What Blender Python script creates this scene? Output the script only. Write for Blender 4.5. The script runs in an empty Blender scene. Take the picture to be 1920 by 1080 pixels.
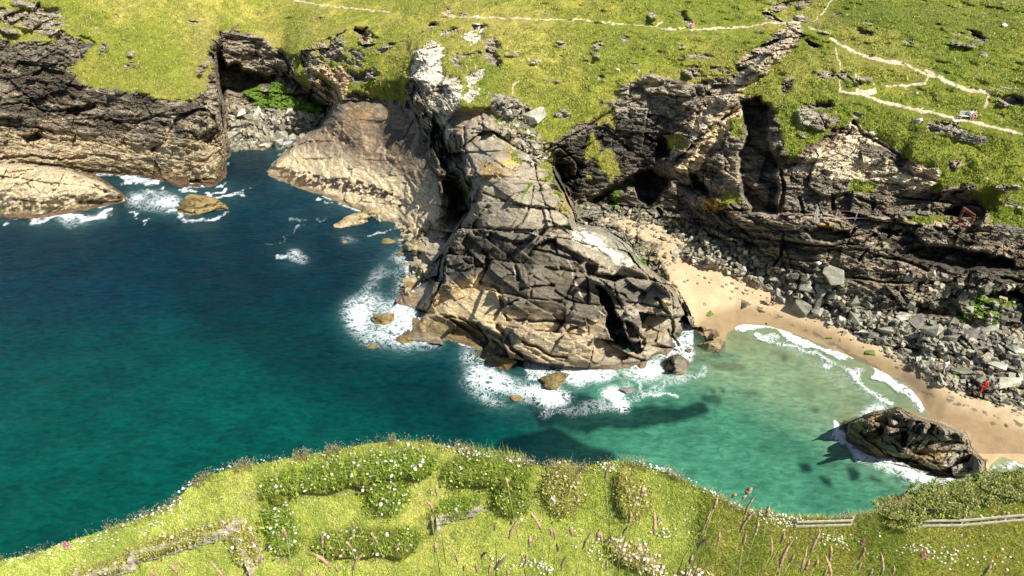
import bpy, bmesh, math, random
import numpy as np
from mathutils import Vector, Matrix
from mathutils.geometry import delaunay_2d_cdt
random.seed(7)
rng = np.random.default_rng(11)
SC = bpy.context.scene
COL = SC.collection
# ------------------------------------------------------------------ camera, sky, sun, exposure
H, F, PITCH = 50.0, 1280.0, math.radians(33)
cam_d = bpy.data.cameras.new('camera'); cam = bpy.data.objects.new('camera', cam_d); COL.objects.link(cam)
cam.location = (0, 0, H); cam.rotation_euler = (math.radians(90) - PITCH, 0, 0)
cam_d.sensor_width = 36; cam_d.lens = 36 * F / 1920; cam_d.clip_start = 0.1; cam_d.clip_end = 6000
SC.camera = cam
SUN_EL = math.radians(51); SX, SY = 0.80, -0.60            # towards the sun: right and behind the camera
SUN_ROT = math.atan2(SX, SY)
w = bpy.data.worlds.new('World'); SC.world = w; w.use_nodes = True
wn = w.node_tree; wn.nodes.clear()
sky = wn.nodes.new('ShaderNodeTexSky'); sky.sky_type = 'NISHITA'; sky.sun_disc = False
sky.sun_elevation = SUN_EL; sky.sun_rotation = SUN_ROT
bg = wn.nodes.new('ShaderNodeBackground'); bg.inputs[1].default_value = 0.085
wo = wn.nodes.new('ShaderNodeOutputWorld')
wn.links.new(sky.outputs[0], bg.inputs[0]); wn.links.new(bg.outputs[0], wo.inputs[0])
sd = bpy.data.lights.new('sun', 'SUN'); sd.energy = 5.0; sd.angle = math.radians(0.5); sd.color = (1, 0.95, 0.86)
sun = bpy.data.objects.new('sun', sd); COL.objects.link(sun)
sv = Vector((SX * math.cos(SUN_EL), SY * math.cos(SUN_EL), math.sin(SUN_EL)))
sun.rotation_euler = sv.to_track_quat('Z', 'Y').to_euler()
SC.view_settings.view_transform = 'Standard'; SC.view_settings.look = 'None'
SC.view_settings.exposure = 0.65; SC.view_settings.gamma = 1
SC.cycles.max_bounces = 6; SC.cycles.diffuse_bounces = 3; SC.cycles.transparent_max_bounces = 16
# ------------------------------------------------------------------ numpy helpers
CP, SP = math.cos(PITCH), math.sin(PITCH)
f4 = np.float32
def ray(u, v):
    X = (u - 960) / F; t = (540 - v) / F
    return X, CP + t * SP, -SP + t * CP
def depth_z(u, v, z):                  # camera depth of the point of height z seen at a pixel
    return (z - H) / ray(u, v)[2]
def depth_y(u, v, y):
    return y / ray(u, v)[1]
def pt(u, v, s):
    X, Y, Z = ray(u, v)
    return Vector((X * s, Y * s, H + Z * s))
def h3(ix, iy, iz, seed):
    h = (ix.astype(np.uint32) * np.uint32(374761393) + iy.astype(np.uint32) * np.uint32(668265263)
         + iz.astype(np.uint32) * np.uint32(2147483647) + np.uint32(seed * 2654435761 & 0xffffffff))
    h = (h ^ (h >> np.uint32(13))) * np.uint32(1274126177); h = h ^ (h >> np.uint32(16))
    h = h * np.uint32(2246822519); h = h ^ (h >> np.uint32(13))
    return (h & np.uint32(0xffffff)).astype(f4) / f4(0xffffff)
def vnoise(x, y, z, seed=0):
    xf, yf, zf = np.floor(x), np.floor(y), np.floor(z)
    ix, iy, iz = xf.astype(np.int32), yf.astype(np.int32), zf.astype(np.int32)
    fx, fy, fz = x - xf, y - yf, z - zf
    fx, fy, fz = fx*fx*(3-2*fx), fy*fy*(3-2*fy), fz*fz*(3-2*fz)
    r = 0
    for dz in (0, 1):
        wz = fz if dz else 1 - fz
        for dy in (0, 1):
            wy = fy if dy else 1 - fy
            r = r + wz * wy * ((1-fx) * h3(ix, iy+dy, iz+dz, seed) + fx * h3(ix+1, iy+dy, iz+dz, seed))
    return r
def fbm(x, y, z, sc, octv=4, seed=0, gain=.5):
    a, t, r = 1.0, 0.0, 0
    for i in range(octv):
        r = r + a * vnoise(x / sc + 17.3*i, y / sc - 9.1*i, z / sc + 5.7*i, seed + i); t += a; a *= gain; sc *= .5
    return r / t
def facets(x, y, z, sc, seed=0, tilt=.6):
    """blocky rock: every Voronoi cell its own offset and tilt; also distance to the cell edge"""
    x, y, z = x / sc[0], y / sc[1], z / sc[2]
    bx, by, bz = np.floor(x - .5), np.floor(y - .5), np.floor(z - .5)
    d1 = np.full(x.shape, 9, f4); d2 = d1.copy(); val = np.zeros(x.shape, f4)
    for i in (0, 1):
        for j in (0, 1):
            for k in (0, 1):
                cx, cy, cz = (bx+i).astype(np.int32), (by+j).astype(np.int32), (bz+k).astype(np.int32)
                px = x - (cx + .15 + .7*h3(cx, cy, cz, seed)); py = y - (cy + .15 + .7*h3(cx, cy, cz, seed+1)); pz = z - (cz + .15 + .7*h3(cx, cy, cz, seed+2))
                d = px*px + py*py + pz*pz
                v = h3(cx, cy, cz, seed+3) - .5 + tilt * ((h3(cx, cy, cz, seed+4) - .5)*px + (h3(cx, cy, cz, seed+5) - .5)*py + (h3(cx, cy, cz, seed+6) - .5)*pz) * 2
                m = d < d1
                d2 = np.where(m, d1, np.minimum(d2, d)); val = np.where(m, v, val); d1 = np.where(m, d, d1)
    return val, np.sqrt(d2) - np.sqrt(d1)
def bricks(x, y, z, sc, ax, seed=0, tilt=.8):
    """jointed rock: skewed blocks, each with its own offset and tilt; also distance to the joint"""
    A = np.linalg.qr(np.array(ax, float).T)[0].astype(f4)
    a, b, c = x*A[0, 0]+y*A[1, 0]+z*A[2, 0], x*A[0, 1]+y*A[1, 1]+z*A[2, 1], x*A[0, 2]+y*A[1, 2]+z*A[2, 2]
    c = c/sc[2]; k = np.floor(c); ki = k.astype(np.int32); o = ki*0
    b = b/sc[1] + h3(ki, o, o, seed)*7; j = np.floor(b); ji = j.astype(np.int32)
    a = a/sc[0] + h3(ki, ji, o, seed+1)*7; i = np.floor(a); ii_ = i.astype(np.int32)
    f = (a-i-.5, b-j-.5, c-k-.5); v = h3(ii_, ji, ki, seed+2) - .5
    for q, s in zip(f, (3, 4, 5)): v = v + tilt*(h3(ii_, ji, ki, seed+s) - .5)*q*2
    e = np.minimum(np.minimum((.5-np.abs(f[0]))*sc[0], (.5-np.abs(f[1]))*sc[1]), (.5-np.abs(f[2]))*sc[2])
    return v, e
def blur(a, r, ax=None):
    for x in ((0, 1) if ax is None else (ax,)):
        n = a.shape[x]; p = [(0, 0), (0, 0)]; p[x] = (r + 1, r)
        c = np.cumsum(np.pad(a, p, mode='edge'), axis=x, dtype=np.float64)
        a = (np.take(c, range(2*r+1, 2*r+1+n), axis=x) - np.take(c, range(0, n), axis=x)) / (2*r+1)
    return a
def sstep(a, lo, hi):
    t = np.clip((a - lo) / (hi - lo), 0, 1); return t*t*(3-2*t)
def inpoly(U, V, poly):
    r = np.zeros(U.shape, bool)
    xs = [p[0] for p in poly]; ys = [p[1] for p in poly]
    bb = (U > min(xs)) & (U < max(xs)) & (V > min(ys)) & (V < max(ys))
    if not bb.any(): return r
    u, v = U[bb], V[bb]; c = np.zeros(u.shape, bool); n = len(poly)
    for i in range(n):
        (x1, y1), (x2, y2) = poly[i], poly[(i+1) % n]
        if y1 == y2: continue
        c ^= ((y1 > v) != (y2 > v)) & (u < (x2-x1)*(v-y1)/(y2-y1) + x1)
    r[bb] = c; return r
def linedist(U, V, line, lim=60):
    """distance in pixels to a polyline, and the run along it 0..1"""
    xs = [p[0] for p in line]; ys = [p[1] for p in line]
    D = np.full(U.shape, 1e3, f4)
    bb = (U > min(xs)-lim) & (U < max(xs)+lim) & (V > min(ys)-lim) & (V < max(ys)+lim)
    if not bb.any(): return D
    u, v = U[bb], V[bb]; d = np.full(u.shape, 1e3, f4)
    for (x1, y1), (x2, y2) in zip(line[:-1], line[1:]):
        dx, dy = x2-x1, y2-y1
        t = np.clip(((u-x1)*dx + (v-y1)*dy) / (dx*dx + dy*dy + 1e-9), 0, 1)
        d = np.minimum(d, np.hypot(u-x1-t*dx, v-y1-t*dy))
    D[bb] = d; return D
def raster(controls, U, V, xs, ys):
    """controls (u, v, depth) -> 1/depth on the grid: plane facets through the surveyed points"""
    seen = {}
    for u, v, s in controls: seen[(round(u, 1), round(v, 1))] = 1 / s
    keys = list(seen); vals = np.array([seen[k] for k in keys])
    r = delaunay_2d_cdt([Vector(k) for k in keys], [], [], 0, 1e-4)
    vv = np.array([tuple(p) for p in r[0]]); orig = r[3]
    val = np.array([vals[o[0]] if o else np.nan for o in orig])
    out = np.full(U.shape, np.nan)
    for tri in r[2]:
        (x1, y1), (x2, y2), (x3, y3) = vv[tri[0]], vv[tri[1]], vv[tri[2]]
        i0, i1 = np.searchsorted(xs, min(x1, x2, x3) - .01), np.searchsorted(xs, max(x1, x2, x3) + .01)
        j0, j1 = np.searchsorted(ys, min(y1, y2, y3) - .01), np.searchsorted(ys, max(y1, y2, y3) + .01)
        if i0 == i1 or j0 == j1: continue
        u, v = U[j0:j1, i0:i1], V[j0:j1, i0:i1]
        den = (y2-y3)*(x1-x3) + (x3-x2)*(y1-y3)
        if abs(den) < 1e-9: continue
        a = ((y2-y3)*(u-x3) + (x3-x2)*(v-y3)) / den; b = ((y3-y1)*(u-x3) + (x1-x3)*(v-y3)) / den; c = 1 - a - b
        m = (a > -1e-6) & (b > -1e-6) & (c > -1e-6)
        o = out[j0:j1, i0:i1]; o[m] = (a*val[tri[0]] + b*val[tri[1]] + c*val[tri[2]])[m]
    return out
def dens(line, conv, step=7):
    o = []
    for (a, b) in zip(line[:-1], line[1:]):
        n = max(1, int(math.hypot(a[0]-b[0], a[1]-b[1]) / (step if -60 < a[0] < 1980 and a[1] > -70 else 60)))
        for i in range(n):
            t = i / n; u, v, z = [a[k] + (b[k]-a[k]) * t for k in range(3)]; o.append((u, v, conv(u, v, z)))
    u, v, z = line[-1]; o.append((u, v, conv(u, v, z)))
    return o
# ------------------------------------------------------------------ object helpers
def tag(o, label=None, cat=None, group=None, kind=None):
    if label: o['label'] = label
    if cat: o['category'] = cat
    if group: o['group'] = group
    if kind: o['kind'] = kind
    return o
def empty(name, loc, rz=0.0):
    o = bpy.data.objects.new(name, None); o.location = loc; o.rotation_euler = (0, 0, rz); o.empty_display_size = .2
    COL.objects.link(o); return o
def np_mesh(name, verts, faces, mat=None, parent=None, smooth=True, attrs=None):
    """faces: (n,3) or (n,4) array, or list of lists"""
    me = bpy.data.meshes.new(name)
    verts = np.asarray(verts, f4)
    if isinstance(faces, np.ndarray):
        k = faces.shape[1]; n = len(faces)
        me.vertices.add(len(verts)); me.vertices.foreach_set('co', verts.ravel())
        me.loops.add(n*k); me.loops.foreach_set('vertex_index', faces.astype(np.int32).ravel())
        me.polygons.add(n); me.polygons.foreach_set('loop_start', np.arange(0, n*k, k, dtype=np.int32))
        me.update(calc_edges=True)
    else:
        me.from_pydata([tuple(map(float, p)) for p in verts], [], [list(map(int, q)) for q in faces])
    me.polygons.foreach_set('use_smooth', [smooth] * len(me.polygons))
    for k, (typ, dat) in (attrs or {}).items():
        a = me.attributes.new(k, typ, 'POINT')
        if typ == 'FLOAT_COLOR':
            d = np.ones((len(verts), 4), f4); d[:, :3] = dat; a.data.foreach_set('color', d.ravel())
        else: a.data.foreach_set('value', np.asarray(dat, f4).ravel())
    if mat: me.materials.append(mat)
    o = bpy.data.objects.new(name, me); COL.objects.link(o)
    if parent: o.parent = parent
    return o
class MB:
    """collects boxes, tubes and loose pieces for ONE mesh"""
    def __init__(s): s.v = []; s.f = []
    def add(s, vs, fs):
        n = len(s.v); s.v += [tuple(p) for p in vs]; s.f += [[i+n for i in q] for q in fs]; return s
    def box(s, c, d, rot=None):
        c = Vector(c); R = rot or Matrix.Identity(3)
        vs = [c + R @ Vector((d[0]*i/2, d[1]*j/2, d[2]*k/2)) for k in (-1, 1) for i, j in ((-1, -1), (1, -1), (1, 1), (-1, 1))]
        return s.add(vs, [[3, 2, 1, 0], [4, 5, 6, 7], [0, 1, 5, 4], [1, 2, 6, 5], [2, 3, 7, 6], [3, 0, 4, 7]])
    def bar(s, a, b, wdt, hgt=None):
        a, b = Vector(a), Vector(b); d = b - a; L = d.length
        z = d.normalized(); up = Vector((0, 0, 1)) if abs(z.z) < .9 else Vector((0, 1, 0))
        x = up.cross(z).normalized(); y = z.cross(x)
        R = Matrix((x, y, z)).transposed()
        return s.box((a + b) / 2, (wdt, hgt or wdt, L), R)
    def tube(s, pts, rad, n=6):
        pts = [Vector(p) for p in pts]; rad = rad if isinstance(rad, (list, tuple)) else [rad]*len(pts)
        vs, fs = [], []
        for i, p in enumerate(pts):
            d = (pts[min(i+1, len(pts)-1)] - pts[max(i-1, 0)]).normalized()
            x = d.orthogonal().normalized() if i == 0 else (x - d * x.dot(d)).normalized()
            y = d.cross(x)
            for k in range(n):
                a = 2*math.pi*k/n; vs.append(p + (x*math.cos(a) + y*math.sin(a)) * rad[i])
        for i in range(len(pts)-1):
            for k in range(n):
                fs.append([i*n+k, i*n+(k+1) % n, (i+1)*n+(k+1) % n, (i+1)*n+k])
        fs += [list(range(n))[::-1], [len(vs)-n+k for k in range(n)]]
        return s.add(vs, fs)
    def build(s, name, mat, parent=None, smooth=False):
        o = np_mesh(name, s.v, s.f, mat, parent, smooth); return o
# ------------------------------------------------------------------ materials
def nmat(name):
    m = bpy.data.materials.new(name); m.use_nodes = True; nt = m.node_tree; nt.nodes.clear()
    out = nt.nodes.new('ShaderNodeOutputMaterial'); b = nt.nodes.new('ShaderNodeBsdfPrincipled')
    nt.links.new(b.outputs[0], out.inputs[0]); return m, nt, b, out
def N(nt, typ, **kw):
    n = nt.nodes.new(typ)
    for k, v in kw.items():
        if k.startswith('i_'):
            n.inputs[int(k[2:]) if k[2:].isdigit() else k[2:].replace('_', ' ')].default_value = v
        else: setattr(n, k, v)
    return n
def mixc(nt, a, b, fac, typ='MIX'):
    n = nt.nodes.new('ShaderNodeMix'); n.data_type = 'RGBA'; n.blend_type = typ
    for s, x in ((n.inputs[6], a), (n.inputs[7], b), (n.inputs[0], fac)):
        if hasattr(x, 'is_linked') or isinstance(x, bpy.types.NodeSocket): nt.links.new(x, s)
        else: s.default_value = x if not isinstance(x, tuple) or len(x) == 4 else (*x, 1)
    return n.outputs[2]
def ramp(nt, x, lo, hi, a=0.0, b=1.0):
    n = nt.nodes.new('ShaderNodeMapRange'); nt.links.new(x, n.inputs[0])
    for i, q in enumerate((lo, hi, a, b)): n.inputs[i+1].default_value = q
    return n.outputs[0]
def mth(nt, op, a, b=0.0, c=0.0):
    n = nt.nodes.new('ShaderNodeMath'); n.operation = op
    for s, x in zip(n.inputs, (a, b, c)):
        if isinstance(x, bpy.types.NodeSocket): nt.links.new(x, s)
        else: s.default_value = x
    return n.outputs[0]
def pos(nt, scale=(1, 1, 1), rot=(0, 0, 0)):
    t = nt.nodes.new('ShaderNodeTexCoord'); m = nt.nodes.new('ShaderNodeMapping')
    m.inputs['Scale'].default_value = scale; m.inputs['Rotation'].default_value = rot
    nt.links.new(t.outputs['Object'], m.inputs[0]); return m.outputs[0]
def noise(nt, vec, sc, det=4, rough=.6, dist=0.0):
    n = N(nt, 'ShaderNodeTexNoise', i_Scale=sc, i_Detail=det, i_Roughness=rough, i_Distortion=dist)
    nt.links.new(vec, n.inputs['Vector']); return n.outputs[0]
def terrain_mat(name, kind, bumpk=1.0, colk=1.0):
    m, nt, b, out = nmat(name)
    col = N(nt, 'ShaderNodeAttribute', attribute_name='tint').outputs[0]
    p = pos(nt)
    if kind == 'rock':
        ps = pos(nt, (.55, .55, 2.4), (.25, .12, 0))
        n1 = noise(nt, ps, 1.3, 7, .72, .6); n2 = noise(nt, p, 5.5, 5, .75)
        v = N(nt, 'ShaderNodeTexVoronoi', feature='DISTANCE_TO_EDGE', i_Scale=.55); nt.links.new(ps, v.inputs['Vector'])
        crack = ramp(nt, v.outputs[0], 0, .03, 0, 1)
        n4 = noise(nt, pos(nt, (1, 1, 2.2), (.3, .2, 0)), 9, 4, .8)
        col = mixc(nt, col, ramp_col(nt, n4, (.38, .60), (.55, .54, .52), (1.4, 1.4, 1.38)), 1.0, 'MULTIPLY')
        n3 = noise(nt, pos(nt, (.22, .22, 2.6), (.5, -.3, .2)), 1.6, 8, .7, .4)
        col = mixc(nt, col, ramp_col(nt, n1, (.36, .60), (.50, .48, .46), (1.55, 1.52, 1.47)), 1.0, 'MULTIPLY')
        col = mixc(nt, col, ramp_col(nt, n3, (.36, .62), (.66, .63, .60), (1.35, 1.33, 1.3)), 1.0, 'MULTIPLY')
        col = mixc(nt, col, ramp_col(nt, n2, (.36, .60), (.58, .56, .54), (1.38, 1.38, 1.38)), 1.0, 'MULTIPLY')
        hgt = mth(nt, 'ADD', mth(nt, 'ADD', mth(nt, 'MULTIPLY', n1, .8), mth(nt, 'MULTIPLY', n2, .35)), mth(nt, 'ADD', mth(nt, 'MULTIPLY', crack, .04), mth(nt, 'MULTIPLY', n3, 1.0)))
        dist, rough = .6*bumpk, .85; col = mixc(nt, N(nt, 'ShaderNodeAttribute', attribute_name='tint').outputs[0], col, colk); col = mixc(nt, col, (.97, .975, .92, 1), 1.0, 'MULTIPLY')
    elif kind == 'grass':
        n1 = noise(nt, p, 1.1, 7, .8); n2 = noise(nt, pos(nt, (1, 1, .35)), 4.0, 6, .85)
        col = mixc(nt, col, ramp_col(nt, n1, (.32, .66), (.55, .62, .55), (1.36, 1.3, 1.15)), 1.0, 'MULTIPLY')
        col = mixc(nt, col, ramp_col(nt, n2, (.34, .64), (.42, .50, .42), (1.6, 1.5, 1.4)), 1.0, 'MULTIPLY')
        hgt = mth(nt, 'ADD', mth(nt, 'MULTIPLY', n1, .8), mth(nt, 'MULTIPLY', n2, .5))
        dist, rough = .8, .9
    else:
        n1 = noise(nt, p, .8, 5, .6); n2 = noise(nt, p, 9, 4, .7)
        col = mixc(nt, col, ramp_col(nt, n1, (.3, .7), (.86, .85, .83), (1.12, 1.12, 1.12)), 1.0, 'MULTIPLY')
        col = mixc(nt, col, ramp_col(nt, n2, (.3, .7), (.88, .87, .85), (1.1, 1.1, 1.1)), 1.0, 'MULTIPLY')
        hgt = mth(nt, 'ADD', mth(nt, 'MULTIPLY', n1, .3), mth(nt, 'MULTIPLY', n2, .1)); dist, rough = .3, .8
    bp = N(nt, 'ShaderNodeBump', i_Strength=1.0, i_Distance=dist); nt.links.new(hgt, bp.inputs['Height'])
    nt.links.new(bp.outputs[0], b.inputs['Normal']); nt.links.new(col, b.inputs['Base Color'])
    b.inputs['Roughness'].default_value = rough; b.inputs['Specular IOR Level'].default_value = .25
    return m
def ramp_col(nt, x, rng_, a, b):
    t = ramp(nt, x, rng_[0], rng_[1]); return mixc(nt, (*a, 1), (*b, 1), t)
def flat_mat(name, c, rough=.8, var=.25, sc=6, metal=0, bump=.0, dist=.02, attr=None, trans=0):
    m, nt, b, out = nmat(name); n = noise(nt, pos(nt), sc, 4)
    base = (*c, 1)
    if attr: base = N(nt, 'ShaderNodeAttribute', attribute_name=attr).outputs[0]
    col = mixc(nt, base, ramp_col(nt, n, (.3, .7), (1-var,)*3, (1+var,)*3), 1.0, 'MULTIPLY')
    nt.links.new(col, b.inputs['Base Color']); b.inputs['Roughness'].default_value = rough; b.inputs['Metallic'].default_value = metal
    if bump:
        bp = N(nt, 'ShaderNodeBump', i_Strength=bump, i_Distance=dist); nt.links.new(n, bp.inputs['Height']); nt.links.new(bp.outputs[0], b.inputs['Normal'])
    if trans:
        tr = N(nt, 'ShaderNodeBsdfTranslucent'); nt.links.new(col, tr.inputs[0]); mx = N(nt, 'ShaderNodeMixShader', i_0=trans)
        nt.links.new(b.outputs[0], mx.inputs[1]); nt.links.new(tr.outputs[0], mx.inputs[2]); nt.links.new(mx.outputs[0], out.inputs[0])
    return m
M_ROCK = terrain_mat('weathered slate', 'rock'); M_SLAB = terrain_mat('jointed slab', 'rock', .32, .62); M_GRASS = terrain_mat('clifftop turf', 'grass'); M_SAND = terrain_mat('beach sand', 'sand')
# ------------------------------------------------------------------ survey of the shore: (u, v, height) and (u, v, distance) lines
STEP = 1.5
xs = np.concatenate([np.arange(-1400, -60, 40), np.arange(-60, 1980, STEP), np.arange(1980, 3301, 40)]).astype(float)
ys = np.concatenate([np.array([-285, -270, -250, -225, -200, -170, -140, -110, -80, -60, -45]), np.arange(-32, 1002, STEP), np.arange(1002, 1500, 25)]).astype(float)
U, V = np.meshgrid(xs, ys)
ctl = []
def LZ(*p): ctl.extend(dens(p, depth_z))
def LY(*p): ctl.extend(dens(p, depth_y))
LY((-1400, -290, 900), (3400, -290, 900)); LY((-1400, -200, 320), (3400, -200, 320)); LY((-1400, -120, 205), (3400, -120, 200)); LY((-1400, -60, 165), (400, -60, 165), (560, -60, 178), (800, -60, 156), (3400, -60, 140))
LY((-1450, 0, 150), (0, 0, 140), (200, 0, 141), (400, 0, 150), (480, 0, 163), (560, 0, 160), (700, 0, 150), (850, 0, 132), (1000, 0, 128), (1400, 0, 124), (1600, 0, 121), (1920, 0, 119), (3400, 0, 112))
LY((-1450, 50, 140), (0, 50, 134), (200, 50, 135), (380, 48, 140), (440, 40, 150), (500, 45, 152), (560, 50, 146), (650, 50, 137), (760, 50, 128), (850, 50, 121), (1000, 50, 118), (1400, 50, 114), (1500, 50, 111), (1600, 50, 108), (1920, 50, 106), (3400, 50, 100))
LY((0, 75, 130.5), (60, 88, 129), (130, 76, 130), (182, 80, 130.5), (200, 100, 129), (370, 100, 131), (396, 98, 132))
LY((-1450, 90, 130), (-100, 88, 129.5), (0, 75, 130.5))
LY((545, 100, 137), (600, 100, 131), (650, 100, 126), (740, 100, 120), (765, 98, 118)); LY((778, 96, 112), (850, 100, 110), (1000, 100, 109), (1200, 100, 107), (1380, 100, 104), (1500, 100, 100), (1600, 100, 98), (1920, 100, 96), (3400, 100, 90))
LY((150, 150, 122.5), (250, 150, 123.5), (360, 150, 126), (395, 150, 127)); LY((570, 150, 131), (650, 150, 123.5), (700, 150, 118.5), (756, 150, 113.2))
LY((772, 148, 105), (860, 150, 103), (1000, 150, 102), (1150, 150, 101), (1300, 150, 98), (1450, 150, 93.5), (1600, 150, 91), (1920, 150, 88), (3400, 150, 80))
LY((865, 198, 94), (950, 200, 96), (1040, 200, 97), (1100, 205, 97)); LY((1300, 200, 93), (1400, 185, 91.5), (1480, 200, 87), (1560, 200, 86.5), (1700, 200, 85), (1800, 200, 84), (1920, 200, 82), (3400, 200, 74))
LY((940, 250, 92), (1000, 250, 93), (1030, 262, 93)); LY((1550, 250, 82.5), (1600, 228, 84.3), (1650, 250, 82.3), (1750, 250, 79.6), (1920, 250, 77.4), (3400, 250, 68))
LY((1720, 300, 76.2), (1830, 300, 75.5), (1920, 300, 75), (3400, 300, 66)); LY((1770, 350, 74.5), (1920, 350, 73.3), (3400, 350, 63))
# left cliff, its pale foot, the low island off it
LY((-1450, 160, 123), (0, 150, 123), (100, 150, 122.8)); LY((130, 163, 121.5), (230, 168, 121), (300, 187, 120), (365, 190, 120.5), (392, 165, 124), (402, 130, 128))
LZ((-1450, 262, 6), (0, 262, 6), (150, 262, 6), (300, 268, 6), (360, 262, 7), (398, 235, 9.5))
LZ((-1450, 300, 1.5), (0, 300, 3), (120, 300, 3), (200, 305, 2.2), (300, 315, 1.8), (350, 320, 1.6), (400, 310, 2.5))
LZ((160, 322, .4), (190, 325, 0), (260, 329, 0), (300, 340, 0), (340, 352, 0), (390, 354, 0), (421, 346, 0), (427, 310, 0), (430, 286, 0))
LY((398, 98, 131), (406, 150, 126), (412, 190, 122.5), (416, 240, 119), (420, 300, 116), (419, 335, 113.4))
LZ((-1450, 305, 4), (0, 313, 4.5), (60, 315, 4.6), (130, 322, 4.2), (190, 345, 3), (225, 365, 1.5), (238, 378, 0)); LZ((0, 307, 2.4), (60, 309, 2.2), (130, 316, 1.1), (175, 328, 0), (200, 337, -.6), (235, 362, -.8), (246, 376, -.8))
LZ((-1450, 420, 0), (0, 409, 0), (60, 413, 0), (130, 402, 0), (200, 387, 0), (238, 380, 0)); LZ((0, 355, 3.2), (100, 358, 3.2), (180, 365, 2.2)); LZ((-1450, 435, -3), (0, 425, -3), (130, 417, -3), (240, 395, -3))
# gully, cave rock, boulders
LY((406, 96, 144), (413, 150, 141), (420, 190, 138)); LZ((424, 200, 5.2), (428, 240, 2.6), (434, 280, .2)); LY((420, 66, 146), (440, 54, 147), (482, 60, 147), (502, 88, 144.5), (530, 102, 143), (548, 130, 138))
LZ((434, 284, 0), (500, 280, 0), (556, 264, 0)); LZ((450, 235, 3), (500, 230, 3.4), (560, 235, 2), (598, 236, 1.2)); LZ((440, 192, 6), (500, 195, 6), (560, 205, 5.5), (612, 218, 3.6)); LY((470, 130, 144), (520, 145, 143), (575, 165, 137), (612, 190, 131))
# tan slab east of the inlet
LZ((500, 332, 0), (560, 353, 0), (600, 366, 0), (640, 384, 0), (700, 402, .2), (745, 417, .2), (770, 440, 0)); LZ((497, 322, .3), (540, 290, 1.2), (565, 264, 3.2), (604, 242, 6), (626, 206, 10), (640, 188, 11.8), (700, 182, 12.8), (750, 186, 13.3), (772, 206, 13.2))
LZ((490, 322, -1), (533, 286, -.4), (557, 258, 0), (596, 234, 1.2), (616, 206, 4), (630, 186, 10))
LZ((795, 240, 12.3), (818, 330, 8.8), (828, 400, 5.2), (802, 440, 2)); LZ((690, 290, 6.2), (760, 330, 6))
# ridge running down to the promontory
LY((778, 96, 115), (772, 140, 111.3), (787, 190, 104), (828, 225, 97), (836, 265, 94), (862, 300, 89.5), (882, 338, 84), (902, 352, 80.5)); LY((770, 98, 115.6), (762, 145, 112.3), (776, 196, 106.3)); LY((850, 250, 93), (900, 330, 82.5), (915, 300, 84))
LZ((850, 350, 5), (868, 378, 3.5), (850, 412, 2.6), (880, 396, 3.5))
LZ((905, 362, 12.8), (874, 408, 10.5), (850, 450, 8), (832, 490, 6.3), (834, 530, 4.6), (804, 570, 1.6), (790, 606, .4)); LZ((866, 404, 3), (840, 450, 1.8), (822, 492, 1.0), (822, 524, .6), (792, 560, .1))
LZ((868, 214, 17.2), (917, 209, 17.6), (928, 260, 16.6), (960, 287, 16.4), (1000, 302, 15.4), (1030, 322, 14.4), (1056, 366, 13), (1068, 400, 12), (1073, 430, 11.4)); LZ((935, 254, 15.6), (968, 280, 14.6), (1006, 294, 13.3)); LZ((1040, 312, 9), (1064, 358, 6), (1078, 396, 5.0), (1084, 420, 4.8))
LZ((930, 300, 15.8), (960, 360, 14)); LZ((930, 440, 11), (1000, 430, 12), (1040, 425, 12), (1075, 434, 11.2), (1120, 434, 9.3), (1165, 457, 7.5), (1190, 490, 6)); LZ((1092, 424, 4.7), (1126, 425, 4.4), (1172, 449, 4), (1200, 484, 3.3), (1216, 508, 3))
LZ((900, 480, 8.5), (1000, 500, 9.6), (1080, 520, 8.9), (1120, 530, 8.2)); LZ((850, 545, 4.8), (940, 548, 6.6), (1000, 560, 7), (1100, 590, 5.6), (1140, 600, 4.8)); LZ((830, 590, 2.7), (900, 611, 3.1), (960, 653, 2.5), (1020, 689, 1.5)); LZ((838, 604, 1), (898, 627, 1), (953, 668, .8), (1008, 702, .4))
LZ((1000, 620, 4.2), (1050, 668, 2.2), (1100, 680, 1.0), (1136, 655, 2)); LZ((1148, 505, 7.6), (1170, 500, 7.8), (1215, 515, 7.5), (1260, 550, 5.6), (1280, 590, 3.6), (1286, 625, 1.5)); LZ((1226, 511, 3), (1271, 545, 2.3), (1291, 585, 1.6), (1296, 620, .6))
LZ((1160, 560, 7), (1175, 600, 5.4), (1200, 650, 2.8)); LZ((1230, 620, 4.2), (1250, 660, 1.2), (1200, 682, .4))
LZ((770, 440, 0), (752, 460, -.1), (766, 500, 0), (746, 540, 0), (770, 580, 0), (788, 602, 0), (765, 640, 0), (830, 637, 0), (880, 657, 0), (930, 692, 0), (1000, 714, 0), (1040, 702, .1), (1100, 692, .1), (1180, 684, 0), (1236, 672, 0), (1248, 696, 0), (1280, 702, 0), (1293, 674, 0), (1290, 650, .3), (1312, 664, 0), (1350, 658, 0), (1352, 640, .4), (1332, 618, .4), (1380, 605, .05))
LZ((1262, 690, .8), (1275, 660, 1.1)); LZ((1305, 645, .8), (1335, 640, .9)); LZ((740, 440, -1.2), (735, 500, -1.4), (715, 560, -2), (740, 655, -2), (850, 665, -2), (920, 712, -2.2), (1000, 735, -2.2), (1100, 712, -1.6), (1230, 715, -1.4), (1300, 700, -1.0), (1360, 672, -.7)); LZ((790, 470, 1.2), (795, 510, .8))
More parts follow.
